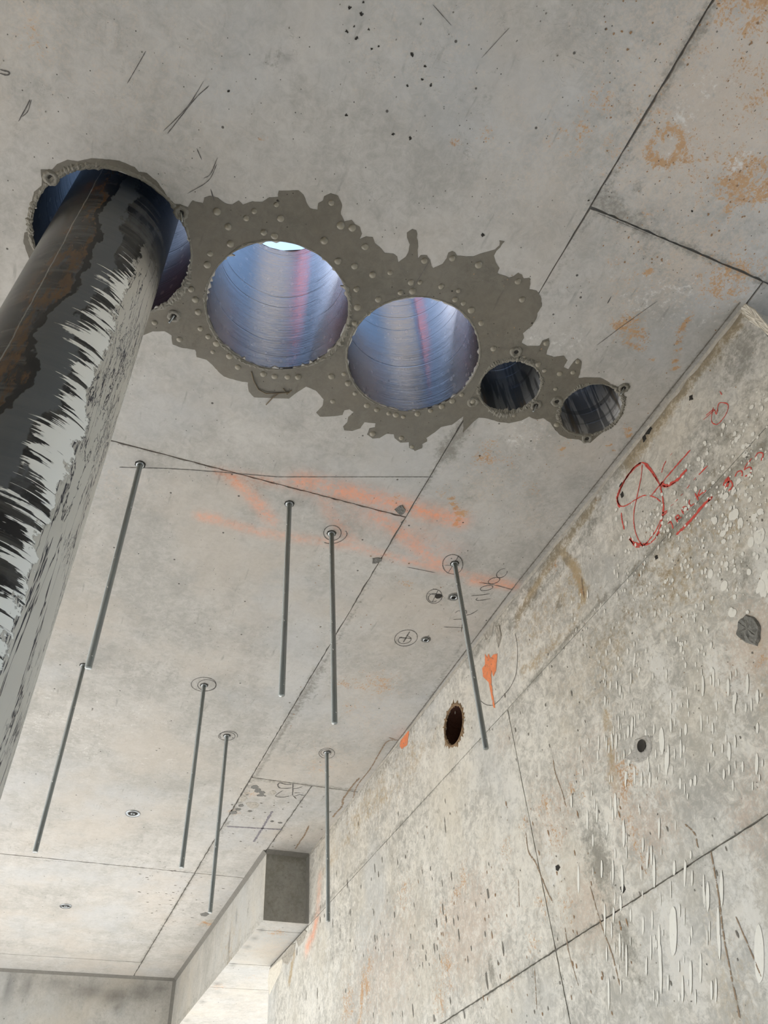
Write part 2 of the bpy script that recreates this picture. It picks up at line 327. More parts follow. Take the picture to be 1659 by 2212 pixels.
for pts, w, s in [([(1545, 0), (1420, 215)], .02, .8), ([(1420, 215), (1290, 440), (1170, 640)], .014, .6), ([(1285, 450), (1400, 500), (1659, 610)], .018, .8), ([(1290, 430), (1340, 470), (1380, 480)], .035, .8),
                  ([(1010, 905), (960, 985)], .035, .95), ([(960, 985), (880, 1115)], .014, .6), ([(880, 1117), (700, 1430)], .010, .7), ([(700, 1430), (550, 1680)], .016, .8), ([(690, 1445), (640, 1530)], .03, .8),
                  ([(550, 1680), (300, 2085)], .018, .75), ([(0, 1851), (532, 1890)], .014, .5), ([(550, 1683), (770, 1707)], .016, .8), ([(255, 957), (880, 1117)], .010, .6), ([(460, 1020), (560, 1045)], .03, .5),
                  ([(672, 1697), (580, 1835)], .014, .55), ([(1600, 655), (1110, 1270)], .012, .6), ([(1000, 1390), (860, 1620), (690, 1825)], .012, .6), ([(1370, 330), (1345, 200)], .03, .25),
                  ([(210, 1440), (370, 1455)], .09, .35), ([(730, 1440), (640, 1560)], .05, .25), ([(0, 1825), (350, 1865)], .10, .28)]:  # strokes along the wall line paint the shade of that edge
    CPR.append(('damp_shade', 's', cp(*pts), w, s))
for x, y, r, s in [(1375, 405, .02, .8), (1400, 545, .03, .6), (620, 270, .0, 0), (600, 130, .02, .5), (1330, 780, .015, .4), (1018, 1075, .018, .6), (1340, 1010, .02, .3), (325, 250, .02, .3), (540, 1760, .09, .3), (1270, 20, .05, .3), (1050, 210, .06, .3), (1050, 300, .03, .4)]:
    if r: CPR.append(('damp_shade', 'b', ce(x, y), r, s))
CPR += [('pink', 'e', (ce(200, 60)), (.35, .25), .25), ('black', 'b', ce(620, 130), .012, .3), ('white', 'e', ce(1480, 250), (.05, .1), .5), ('white', 'e', ce(1600, 350), (.03, .03), .6), ('white', 'e', ce(1450, 640), (.2, .1), .35),
        ('white', 'e', ce(1180, 740), (.1, .06), .45), ('white', 'e', ce(1130, 940), (.1, .06), .45), ('white', 'e', ce(150, 1560), (.5, .5), .25)]

WPR = []                                          # wall
WPR += [('ochre', 's', wp((1585, 700), (1500, 800), (1430, 900), (1360, 990)), .045, .95), ('damp_shade', 's', wp((1600, 680), (1450, 870), (1300, 1060), (1200, 1190), (1110, 1290)), .045, .75),
        ('damp_shade', 'e', wp((1600, 760))[0], (.10, .09), .8), ('damp_shade', 's', wp((1300, 1100), (1200, 1240), (1100, 1350)), .03, .7), ('ochre', 's', wp((1290, 1080), (1190, 1210), (1120, 1330)), .03, .8),
        ('ochre', 's', wp((1195, 1170), (1245, 1230), (1262, 1290)), .022, 1.05), ('rust', 's', wp((1240, 1230), (1262, 1290)), .008, .7), ('ochre', 's', wp((1262, 1290), (1240, 1350), (1130, 1450)), .03, .55),
        ('ochre', 'e', wp((1180, 1330))[0], (.25, .10), .45), ('ochre', 'e', wp((1450, 1230))[0], (.22, .12), .5), ('ochre', 'e', wp((1300, 1420))[0], (.25, .15), .45), ('ochre', 'e', wp((1640, 1450))[0], (.10, .12), .4),
        ('ochre', 's', wp((1310, 1540), (1320, 1620), (1325, 1690)), .025, .7), ('ochre', 'e', wp((880, 1660))[0], (.4, .12), .45), ('ochre', 'e', wp((800, 1730))[0], (.5, .1), .5), ('ochre', 'e', wp((1540, 2150))[0], (.12, .15), .5),
        ('ochre', 's', wp((900, 1640), (760, 1800), (700, 1880)), .04, .5), ('ochre', 's', wp((635, 2060), (625, 2120)), .03, .9), ('ochre', 's', wp((1500, 2212), (1440, 2000)), .03, .5)]
WPR += [('spray', 's', wp((686, 1978), (676, 2020), (662, 2050)), .03, .65), ('spray', 's', wp((690, 1900), (686, 1978)), .03, .4), ('damp_shade', 'e', wa(1500, 1000), (.30, .16), .50), ('ochre', 'e', wa(1500, 1200), (.30, .20), .45), ('damp_shade', 'e', wa(1350, 1300), (.25, .14), .38)]
WPR += [('damp_shade', 's', [(.527, H - .004), (3.95, H - .004)], .010, 1.1), ('damp_shade', 's', [(1.5, H - .03), (2.1, H - .03)], .03, .7)]
for x, y, r, s in [(1000, 1400, .03, .6), (1365, 1670, .035, .75), (1350, 1720, .03, .6), (1355, 1770, .03, .6), (1380, 1830, .03, .55), (1400, 1860, .03, .5), (1180, 1740, .04, .6), (1240, 1710, .05, .5), (1195, 1800, .05, .55), (1130, 1780, .03, .6),
                   (1095, 1830, .03, .6), (1000, 1900, .04, .7), (985, 1930, .03, .7), (960, 1980, .05, .5), (960, 2090, .08, .6), (1100, 2120, .03, .5), (790, 2130, .06, .8), (750, 2170, .08, .7), (870, 1930, .08, .5), (800, 2080, .04, .7),
                   (1650, 1420, .03, .5), (1170, 1960, .04, .55), (1220, 1960, .04, .5), (1200, 1220, .02, .8), (690, 1790, .05, .5), (1150, 2040, .04, .5), (950, 2160, .06, .6)]:
    WPR.append(('rust', 'b', wa(x, y), r, s * .93))
WPR += [('rust', 's', wp((786, 2100), (780, 2180), (775, 2212)), .02, .85), ('rust', 's', wp((1340, 1650), (1350, 1700)), .02, .7)]
for x, y, rx, rz, s in [(1650, 1390, .14, .12, .85), (1640, 1340, .05, .04, .8), (1400, 1780, .12, .10, .7), (1270, 1960, .12, .12, .7), (1010, 2000, .3, .2, .75), (830, 2100, .5, .25, .6), (1250, 1650, .2, .1, .45), (1620, 1780, .06, .1, .6), (1090, 1600, .08, .05, .5),
                        (1190, 1770, .15, .15, .6), (1350, 1740, .06, .2, .7), (1650, 1700, .1, .1, .5)]:
    WPR.append(('pink', 'e', wa(x, y), (rx, rz), s))
for pts, w, s in [([(1400, 1200), (1250, 1350), (1100, 1535)], .014, .85), ([(1659, 950), (1540, 1060), (1400, 1200)], .022, .85), ([(1100, 1535), (900, 1745), (720, 1930)], .012, .6), ([(1659, 1757), (1300, 1985), (960, 2212)], .010, .6),
                  ([(1105, 1537), (1165, 1800)], .008, .5), ([(1165, 1800), (1229, 2212)], .012, .55), ([(1000, 1390), (860, 1620), (690, 1825)], .03, .55), ([(690, 1850), (760, 1720), (780, 1690)], .03, .6), ([(1280, 1770), (1300, 1900), (1380, 2150)], .04, .55),
                  ([(1536, 1838), (1600, 2212)], .008, .5), ([(720, 1930), (580, 2095)], .02, .8), ([(660, 1830), (655, 1990)], .03, .6), ([(1040, 1300), (1010, 1420)], .02, .5)]:  # strokes beside the beam end put its soft corner shade into the colour
    WPR.append(('damp_shade', 's', wp(*pts), w, s))
WPR += [('damp_shade', 'e', wa(1290, 1860), (.07, .15), .9), ('damp_shade', 'e', wa(1355, 2040), (.05, .12), .8), ('damp_shade', 'e', wa(1160, 2140), (.03, .1), .6), ('damp_shade', 'e', wa(1610, 1230), (.035, .05), .9), ('damp_shade', 'e', wa(1440, 1020), (.1, .06), .5),
        ('damp_shade', 'e', wa(1580, 1640), (.05, .05), .5), ('damp_shade', 'e', wa(1208, 1310), (.02, .04), .8), ('damp_shade', 'e', wa(1062, 2100), (.018, .05), .9), ('damp_shade', 'e', wa(1042, 1668), (.018, .03), .8), ('damp_shade', 'e', wa(1560, 960), (.12, .05), .5)]
for x, y, rx, rz, s in [(1650, 1180, .05, .06, .9), (1655, 1260, .04, .08, 1.), (1640, 1150, .03, .03, .9), (1545, 1250, .03, .05, .9), (1540, 1440, .04, .06, .8), (1600, 1480, .05, .08, .8), (1420, 1440, .05, .10, .8), (1440, 1500, .04, .10, .9), (1560, 1560, .07, .14, .6),
                        (1460, 2050, .05, .18, 1.0), (1470, 1990, .03, .10, 1.0), (1640, 2020, .04, .15, 1.0), (1600, 1900, .08, .15, .6), (1500, 2130, .10, .15, .8), (1400, 1700, .06, .2, .5), (1260, 1450, .12, .12, .4), (1190, 1870, .05, .08, .8), (1180, 1800, .02, .06, .8),
                        (1000, 1560, .25, .1, .4), (930, 1650, .2, .1, .4), (700, 2100, .4, .4, .4), (1130, 1600, .2, .15, .35), (1400, 1000, .2, .1, .25)]:
    WPR.append(('white', 'e', wa(x, y), (rx, rz), s))

# ---------------------------------------------------------------- panels: fields of cast concrete between joints
def panel(name, parent, u0, u1, v0, v1, place, depth, mat, prims, holes=(), res=.018, jit=.0042, seed=1, outward=1):
    """grid in plane coordinates (u,v); place(u,v,d) gives the 3-D point, d = depth behind the face"""
    r_ = random.Random(seed)
    nu = max(2, int((u1 - u0) / res)); nv = max(2, int((v1 - v0) / res))
    P = []
    for j in range(nv + 1):
        for i in range(nu + 1):
            u = u0 + (u1 - u0) * i / nu; v = v0 + (v1 - v0) * j / nv
            if i == 0: u += r_.random() * jit
            if i == nu: u -= r_.random() * jit
            if j == 0: v += r_.random() * jit
            if j == nv: v -= r_.random() * jit
            P.append((u, v))
    W_ = nu + 1
    hs = [h for h in holes if h[0] + h[2] > u0 and h[0] - h[2] < u1 and h[1] + h[2] > v0 and h[1] - h[2] < v1]
    if not hs:
        F = [(j * W_ + i, j * W_ + i + 1, (j + 1) * W_ + i + 1, (j + 1) * W_ + i) for j in range(nv) for i in range(nu)]
    else:
        loop = [i for i in range(W_)] + [j * W_ + nu for j in range(1, nv + 1)] + [nv * W_ + i for i in range(nu - 1, -1, -1)] + [j * W_ for j in range(nv - 1, 0, -1)]
        E = [(loop[k], loop[(k + 1) % len(loop)]) for k in range(len(loop))]
        V = [Vector(p) for p in P]
        for (hu, hv, hr) in hs:
            n0 = len(V); N = 96
            for k in range(N):
                a = 2 * PI * k / N; rr = hr * (1 + .012 * mnoise.noise(Vector((math.cos(a) * 3, math.sin(a) * 3, hu * 9))))
                V.append(Vector((hu + rr * math.cos(a), hv + rr * math.sin(a))))
            E += [(n0 + k, n0 + (k + 1) % N) for k in range(N)]
        r = delaunay_2d_cdt(V, E, [], 0, 1e-6)
        P = [tuple(v) for v in r[0]]; F = []
        for f in r[2]:
            cu = sum(P[i][0] for i in f) / len(f); cv = sum(P[i][1] for i in f) / len(f)
            if not (u0 - .001 < cu < u1 + .001 and v0 - .001 < cv < v1 + .001): continue
            if any(math.hypot(cu - h[0], cv - h[1]) < h[2] * .985 for h in hs): continue
            F.append(tuple(f))
        used = sorted({i for f in F for i in f}); mp = {o: k for k, o in enumerate(used)}
        P = [P[i] for i in used]; F = [tuple(mp[i] for i in f) for f in F]
    cnt = {}
    for f in F:
        for a, b in zip(f, f[1:] + f[:1]):
            k = (a, b)
            if (b, a) in cnt: cnt.pop((b, a))
            else: cnt[k] = 1
    n0 = len(P); extra = {}
    for a, b in cnt:
        for q in (a, b):
            if q not in extra: extra[q] = n0 + len(extra)
    PV = [place(u, v, 0) for u, v in P] + [place(*P[q], depth) for q in extra]
    F = F + [(b, a, extra[a], extra[b]) for a, b in cnt]
    A = np.array(P + [P[q] for q in extra]); cols = paint(A, prims)
    return mesh(name, PV, F, mat, parent, cols={'stain': cols[0], 'stain_b': cols[1]})

J = .0011
HOLES = [(-.170, .935, .1760), (.230, .955, .1740), (.601, .964, .1731), (.887, .956, .0849), (1.142, .946, .0889)]
YB0, YB1, XL, XR = -2.4, 7.4, -3.0, 3.2
SX, S2, S3, S4, S5, S7 = .818, .4545, 1.505, 4.32, 3.23, 5.80
BX, BY, BZ = 1.105, 3.95, CZ + 1.41
FY = 6.09
THK = .69

ceiling = bpy.data.objects.new('ceiling', None); C.objects.link(ceiling); ceiling['kind'] = 'structure'
cpl = lambda u, v, d: (u, v, H + d)
def cpanel(x0, x1, y0, y1, seed, res=.018, holes=()):
    panel('panel', ceiling, x0 + J, x1 - J, y0 + J, y1 - J, cpl, .006, 'ceil', CPR, holes, res, seed=seed)
cpanel(-1.3, SX, -.35, S3, 1, .016, HOLES)
cpanel(-1.3, SX, S3, S4, 2)
cpanel(-1.3, SX, S4, S7, 3, .025)
cpanel(-1.3, SX, S7, FY, 4, .03)
cpanel(SX, 2.6, -.35, S2, 5, .016)
cpanel(SX, WX, S2, S5, 6, .016, HOLES)
cpanel(WX, 2.6, S2, 1.2, 7, .03)
cpanel(SX, BX, S5, S4, 8, .02)
cpanel(BX, WX, S5, BY, 9, .02)
cpanel(SX, BX, S4, FY, 10, .025)
cpanel(XL, -1.3, -.35, FY, 11, .12)
cpanel(XL, 2.6, YB0, -.35, 12, .12)
cpanel(2.6, XR, YB0, 1.2, 13, .12)
# slab behind the panels, with the drilled holes going right through
def slab(name, z, mat):
    V = [Vector(p) for p in ((XL, YB0), (XR, YB0), (XR, YB1), (XL, YB1))]; E = [(0, 1), (1, 2), (2, 3), (3, 0)]
    for (hu, hv, hr) in HOLES:
        n0 = len(V)
        for k in range(96):
            a = 2 * PI * k / 96; V.append(Vector((hu + hr * math.cos(a), hv + hr * math.sin(a))))
        E += [(n0 + k, n0 + (k + 1) % 96) for k in range(96)]
    r = delaunay_2d_cdt(V, E, [], 0, 1e-6); F = []
    for f in r[2]:
        c_ = sum((r[0][i] for i in f), Vector((0, 0))) / len(f)
        if any((c_ - Vector(h[:2])).length < h[2] * .99 for h in HOLES): continue
        F.append(tuple(f))
    return mesh(name, [(p.x, p.y, z) for p in r[0]], F, mat, ceiling)
slab('slab_underside', H + .005, 'joint'); slab('slab_top', H + THK, 'floor')
for a, b in (((XL, YB0), (XR, YB0)), ((XR, YB0), (XR, YB1)), ((XR, YB1), (XL, YB1)), ((XL, YB1), (XL, YB0))):
    mesh('slab_edge', [(*a, H + .005), (*b, H + .005), (*b, H + THK), (*a, H + THK)], [(0, 1, 2, 3)], 'beam', ceiling)

# ---------------------------------------------------------------- drilled holes: bore lining and broken rim belong to the ceiling
bores = [('bore3', .013), ('bore', .011), ('bore', .008), ('bore2', .015), ('bore4', .013)]
for k, ((hu, hv, hr), (mt, rag)) in enumerate(zip(HOLES, bores)):
    v = []; f = []; N, R_ = 128, 60
    for j in range(R_ + 1):
        z = H - .0005 + (THK + .0) * j / R_
        for i in range(N):
            a = 2 * PI * i / N; rr = hr * (1 + .0035 * mnoise.noise(Vector((0, hu * 9, z * 60)))) + .0006 * mnoise.noise(Vector((math.cos(a) * 2, math.sin(a) * 2, z * 9)))
            v.append((hu + rr * math.cos(a), hv + rr * math.sin(a), z))
    for j in range(R_):
        for i in range(N): i2 = (i + 1) % N; f.append((j * N + i2, j * N + i, (j + 1) * N + i, (j + 1) * N + i2))
    b = mesh('core_bore', v, f, mt, ceiling, True)
    # ragged wet rim of slurry and broken paste
    v = []; f = []; N = 260; K = 7
    for i in range(N):
        a = 2 * PI * i / N; ca, sa = math.cos(a), math.sin(a)
        big = max(0, .35 + 1.3 * mnoise.noise(Vector((ca * 1.6, sa * 1.6, k * 7 + 2)))); sml = .55 + .9 * abs(mnoise.noise(Vector((ca * 26, sa * 26, k * 3)))) 
        w = rag * (.25 + big) * sml + .0012
        inn = (-.45 if k in (0, 3, 4) else -.12) * w * (1 + mnoise.noise(Vector((ca * 9, sa * 9, k))))
        for q in range(K):
            t = q / (K - 1); rr = hr + inn + (w - inn) * t; hgt = -math.sin(PI * t) * w * (.34 + .3 * mnoise.noise(Vector((ca * 40, sa * 40, q * 1.7 + k))))
            v.append((hu + rr * ca, hv + rr * sa, H - .0004 + hgt))
    for i in range(N):
        for q in range(K - 1):
            i2 = (i + 1) % N; f.append((i * K + q, i * K + q + 1, i2 * K + q + 1, i2 * K + q))
    mesh('broken_rim', v, f, 'slurry' if k in (1, 2) else 'slurry', ceiling)

# ---------------------------------------------------------------- wet patch around the holes with hanging drops
OUT = [(390,441),(406,448),(416,433),(438,439),(441,427),(453,423),(471,427),(484,438),(501,442),(516,433),(525,442),(545,435),(567,436),(582,426),(600,426),(602,412),(621,412),(645,411),(656,421),(661,436),(670,450),(686,453),(688,439),(698,433),(700,424),(715,417),(730,423),(739,439),(736,463),(745,478),(760,475),(766,484),(778,490),(781,505),(778,516),(790,511),(805,512),(810,525),(820,534),(832,546),(850,548),(858,554),(861,566),(876,555),(882,545),(885,528),(879,513),(878,503),(890,495),(900,497),(901,513),(903,525),(902,540),(903,558),(909,551),(923,551),(927,561),(936,579),(956,570),(965,558),(968,546),(977,542),(983,545),(988,552),(1007,554),(1022,554),(1037,548),(1055,543),(1069,539),(1079,530),(1079,519),(1091,521),(1084,527),(1081,534),(1072,542),(1067,552),(1072,567),(1079,579),(1074,590),(1091,596),(1100,600),(1110,596),(1119,589),(1128,593),(1131,602),(1144,600),(1146,613),(1143,625),(1158,628),(1168,640),(1171,661),(1161,676),(1159,688),(1149,704),(1129,720),(1132,730),(1126,741),(1140,747),(1165,747),(1171,736),(1186,730),(1187,742),(1180,766),(1197,771),(1218,768),(1226,778),(1218,793),(1227,798),(1239,781),(1248,774),(1257,781),(1254,799),(1250,817),(1266,815),(1297,816),(1312,824),(1325,834),(1343,846),(1349,865),(1347,887),(1334,907),(1299,936),(1285,947),(1276,956),(1264,956),(1249,949),(1226,947),(1209,939),(1198,927),(1188,913),(1173,903),(1160,906),(1142,900),(1127,908),(1099,914),(1076,911),(1051,903),(1034,902),(1022,912),(1008,926),(1000,935),(1001,899),(977,917),(953,922),(941,932),(921,946),(923,953),(912,959),(911,968),(896,974),(884,967),(883,955),(865,956),(852,946),(850,938),(835,937),(820,946),(805,947),(793,938),(798,925),(810,923),(811,914),(787,912),(778,925),(760,931),(744,929),(741,921),(750,912),(752,901),(764,890),(755,884),(744,886),(740,896),(722,899),(691,900),(683,891),(697,876),(699,862),(682,843),(661,835),(639,849),(624,861),(591,860),(549,858),(537,846),(535,826),(513,822),(483,813),(465,795),(447,777),(425,771),(422,755),(392,751),(373,744),(370,725),(356,715),(329,716),(300,728),(240,738),(150,700),(90,640),(64,561),(57,542),(51,525),(52,503),(67,498),(64,465),(67,441),(74,414),(91,400),(88,366),(112,366),(124,354),(146,345),(168,348),(197,342),(221,343),(257,347),(291,361),(300,371),(317,373),(337,390),(351,407),(365,430),(377,440)]
wetp = thing('wet_patch', 'dark wet patch of water film spread around the drilled ceiling holes', 'wet patch', (.5, .95, H))
V = []; pts = [np.array(ce(*p)) for p in OUT]
for a, b in zip(pts, pts[1:] + pts[:1]):
    m = max(1, int(np.hypot(*(b - a)) / .006))
    for t in range(m):
        p = a + (b - a) * t / m; nn = mnoise.noise(Vector((p[0] * 90, p[1] * 90, 0))) * .0016
        V.append(Vector((p[0] + nn, p[1] - nn)))
nO = len(V); E = [(i, (i + 1) % nO) for i in range(nO)]; poly = [tuple(p) for p in V]
for (hu, hv, hr) in HOLES:
    n0 = len(V); hr += .001
    for k in range(96): V.append(Vector((hu + hr * math.cos(2 * PI * k / 96), hv + hr * math.sin(2 * PI * k / 96))))
    E += [(n0 + k, n0 + (k + 1) % 96) for k in range(96)]
def inside(x, y, pl):
    c_ = False
    for (x0, y0), (x1, y1) in zip(pl, pl[1:] + pl[:1]):
        if (y0 > y) != (y1 > y) and x < (x1 - x0) * (y - y0) / (y1 - y0) + x0: c_ = not c_
    return c_
r = delaunay_2d_cdt(V, E, [], 0, 1e-7); F = []
for f in r[2]:
    c_ = sum((r[0][i] for i in f), Vector((0, 0))) / len(f)
    if any((c_ - Vector(h[:2])).length < h[2] * .995 for h in HOLES) or not inside(c_.x, c_.y, poly): continue
    F.append(tuple(f))
cnt = {}
for f in F:
    for a, b in zip(f, f[1:] + f[:1]):
        if (b, a) in cnt: cnt.pop((b, a))
        else: cnt[(a, b)] = 1
nv = len(r[0]); VV = [(p.x, p.y, H - .0007) for p in r[0]] + [(p.x, p.y, H + .0004) for p in r[0]]
F += [(b, a, a + nv, b + nv) for a, b in cnt]
fl = mesh('water_film', VV, F, 'wet', None); fl.parent = wetp; fl.matrix_parent_inverse.translation = (-.5, -.95, -H)
DR = [(549,456),(532,471),(606,472),(597,442),(716,438),(736,487),(761,492),(789,533),(805,593),(570,502),(593,510),(498,527),(454,548),(448,572),(422,647),(428,674),(433,710),(450,727),(468,742),(460,760),(496,769),(514,793),(388,733),(334,697),(413,625),(493,490),(469,457),(621,814),(644,814),(569,808),(593,813),(716,813),(743,808),(752,828),(767,849),(719,867),(771,624),(772,664),(766,575),(730,564),(700,520),(766,698),(787,533),(805,594),(843,589),(888,610),(907,610),(865,632),(891,629),(953,619),(917,563),(977,558),(1034,572),(983,647),(1001,655),(1018,670),(817,647),(770,625),(990,628),(1040,698),(1128,647),(1119,608),(1066,753),(1131,772),(1180,741),(1176,800),(1209,807),(1238,804),(1248,781),(767,850),(793,876),(814,885),(840,893),(855,896),(871,900),(902,894),(930,887),(954,878),(977,866),(997,852),(805,937),(890,965),(867,946),(1021,866),(1110,897),(1203,917),(1162,787),(1200,840),(346,618),(385,500)]
v = []; f = []; N = 12
for k, (rr, zz) in enumerate([(1, 0), (.93, -.22), (.74, -.46), (.45, -.62)]):
    for i in range(N): v.append((rr * math.cos(2 * PI * i / N), rr * math.sin(2 * PI * i / N), zz))
for k in range(3):
    for i in range(N): j = (i + 1) % N; f.append((k * N + i, (k + 1) * N + i, (k + 1) * N + j, k * N + j))
v.append((0, 0, -.68)); f += [(3 * N + i, 4 * N, 3 * N + (i + 1) % N) for i in range(N)]
d0 = None; rd = random.Random(3)
for x, y in dict.fromkeys(DR):
    X_, Y_ = ce(x, y)
    if any(math.hypot(X_ - h[0], Y_ - h[1]) < h[2] + .004 for h in HOLES): continue
    if d0 is None: d = d0 = mesh('water_drop', v, f, 'water', wetp, True)
    else: d = d0.copy(); C.objects.link(d); d.parent = wetp
    s = rd.uniform(.0060, .0098); d.scale = (s, s, s * rd.uniform(.6, 1.0)); d.location = (X_ - .5, Y_ - .95, -.0006)

# ---------------------------------------------------------------- ribbons for pencil, crayon, chalk
def ribbon(V, F, pts, w, place, rs):
    pts = [np.array(p, float) for p in pts]; fine = []
    for a, b in zip(pts[:-1], pts[1:]):
        m = max(1, int(np.hypot(*(b - a)) / .006))
        fine += [a + (b - a) * t / m for t in range(m)]
    fine.append(pts[-1]); n0 = len(V)
    for i, p in enumerate(fine):
        d = fine[min(i + 1, len(fine) - 1)] - fine[max(i - 1, 0)]; L = max(np.hypot(*d), 1e-9); nn = np.array([-d[1], d[0]]) / L
        ww = w * .5 * rs.uniform(.6, 1.25) * (.5 if i in (0, len(fine) - 1) else 1); off = nn * rs.uniform(-.12, .12) * w
        V.append(place(*(p + off + nn * ww))); V.append(place(*(p + off - nn * ww)))
    F += [(n0 + 2 * i, n0 + 2 * i + 1, n0 + 2 * i + 3, n0 + 2 * i + 2) for i in range(len(fine) - 1)]
def smooth(pts, k=6):                             # Catmull-Rom in plane coordinates
    p = [np.array(q, float) for q in pts]; p = [2 * p[0] - p[1]] + p + [2 * p[-1] - p[-2]]; o = []
    for i in range(1, len(p) - 2):
        for t in np.arange(k) / k: o.append(.5 * ((2 * p[i]) + (-p[i - 1] + p[i + 1]) * t + (2 * p[i - 1] - 5 * p[i] + 4 * p[i + 1] - p[i + 2]) * t * t + (-p[i - 1] + 3 * p[i] - 3 * p[i + 1] + p[i + 2]) * t ** 3))
    o.append(p[-2]); return o
def marks(name, strokes, plane, mat, label=None, cat=None, w=.0022, parent=None, z=.0009):
    V, F = [], []; rs = random.Random(len(strokes) * 13 + len(name))
    place = (lambda u, v: (u, v, H - z)) if plane == 'C' else (lambda u, v: (WX - z, u, v))
    cv = ce if plane == 'C' else wa
    for s in strokes:
        ww = w; crv = True
        if isinstance(s, tuple) and isinstance(s[0], list): s, ww = s
        pl = [cv(*p) for p in s]
        ribbon(V, F, smooth(pl) if len(pl) > 2 else pl, ww, place, rs)
    o = mesh(name, V, F, mat, parent)
    if label: tag(o, label, cat)
    return o
def circ(x, y, rx, ry, rot=0, a0=0, a1=360, nn=14):
    o = []; c_, s_ = math.cos(math.radians(rot)), math.sin(math.radians(rot))
    for k in range(nn + 1):
        a = math.radians(a0 + (a1 - a0) * k / nn); u, v_ = rx * math.cos(a), ry * math.sin(a); o.append((x + u * c_ - v_ * s_, y + u * s_ + v_ * c_))
    return o

# ---------------------------------------------------------------- right wall
wall = bpy.data.objects.new('wall_right', None); C.objects.link(wall); wall['kind'] = 'structure'
wpl = lambda u, v, d: (WX + d, u, v)
WY0, WY1 = .527, 4.60
ZJ1, ZJ2 = CZ + 1.40, CZ + .666
WH = [(2.268, CZ + 1.550, .076), (wa(1388, 1612)[0], wa(1388, 1612)[1], .016)]
def wpanel(y0, y1, z0, z1, seed, res=.016):
    panel('panel', wall, y0 + J, y1 - J, z0 + J, z1 - J, wpl, .006, 'wall', WPR, WH, res, .0024, seed=seed)
wpanel(WY0, BY, ZJ1, H, 21, .014)
wpanel(WY0, 1.905, ZJ2, ZJ1, 22); wpanel(1.905, WY1, ZJ2, ZJ1, 23)
wpanel(WY0, 1.905, CZ + .05, ZJ2, 24); wpanel(1.905, WY1, CZ + .05, ZJ2, 25)
wpanel(WY0, WY1, 0, CZ + .05, 27, .12)
# wall core behind the panels, pierced by the two holes
V = [Vector(p) for p in ((WY0, 0), (WY1, 0), (WY1, BZ), (BY, BZ), (BY, H), (WY0, H))]; nO = 6; E = [(i, (i + 1) % 6) for i in range(6)]
for (a_, b_, hr) in WH:
    n0 = len(V)
    for k in range(32): V.append(Vector((a_ + hr * math.cos(2 * PI * k / 32), b_ + hr * math.sin(2 * PI * k / 32))))
    E += [(n0 + k, n0 + (k + 1) % 32) for k in range(32)]
r = delaunay_2d_cdt(V, E, [], 0, 1e-6); F = []
for f in r[2]:
    c_ = sum((r[0][i] for i in f), Vector((0, 0))) / len(f)
    if any((c_ - Vector(h[:2])).length < h[2] * .98 for h in WH) or (c_.x > BY and c_.y > BZ): continue
    F.append(tuple(f))
mesh('wall_core', [(WX + .005, p.x, p.y) for p in r[0]], F, 'joint', wall)
def cols_for(n_): return {'stain': np.zeros((n_, 4)), 'stain_b': np.zeros((n_, 4))}
x0, x1 = WX + .005, WX + .26
mesh('wall_end', [(x0, WY0 + J, 0), (x1, WY0 + J, 0), (x1, WY0 + J, H), (x0, WY0 + J, H)], [(0, 1, 2, 3)], 'beam', wall, cols=cols_for(4))
mesh('wall_end', [(x0, WY1 - J, 0), (x1, WY1 - J, 0), (x1, WY1 - J, BZ), (x0, WY1 - J, BZ)], [(3, 2, 1, 0)], 'beam', wall, cols=cols_for(4))
mesh('wall_back_face', [(x1, WY0 + J, 0), (x1, WY1 - J, 0), (x1, WY1 - J, BZ), (x1, BY, BZ), (x1, BY, H), (x1, WY0 + J, H)], [(0, 1, 2, 3, 4, 5)], 'beam', wall, cols=cols_for(6))
# bored hole and tie hole in the wall
def bore_x(name, y, z, r_, depth, mat):
    o = lathe(name, [(r_, 0), (r_ * .99, depth * .5), (r_ * .97, depth)], mat, wall, 48, False, True, True)
    o.location = (WX + .0005, y, z); o.rotation_euler = (0, PI / 2, 0); return o
bore_x('core_bore', *WH[0], .24, 'rebar'); bore_x('tie_hole', *WH[1], .12, 'grey')
V, F = [], []; N = 90; rs = random.Random(5)
for i in range(N):                                # chipped paste round the bored hole
    a = 2 * PI * i / N; w = .005 + .020 * abs(mnoise.noise(Vector((math.cos(a) * 6, math.sin(a) * 6, 3)))) + (.012 if rs.random() < .12 else 0)
    for t, hgt in ((-.3, -.002), (0, .003), (.5, .0035), (1, .0002)):
        rr = WH[0][2] - .002 + w * t; V.append((WX - hgt, WH[0][0] + rr * math.cos(a), WH[0][1] + rr * math.sin(a)))
for i in range(N):
    for q in range(3): j = (i + 1) % N; F.append((i * 4 + q, i * 4 + q + 1, j * 4 + q + 1, j * 4 + q))
mesh('broken_rim', V, F, flat('rusty_broken_paste', (.25, .17, .10), .85, var=.6, scale=90, bump=.8), wall)

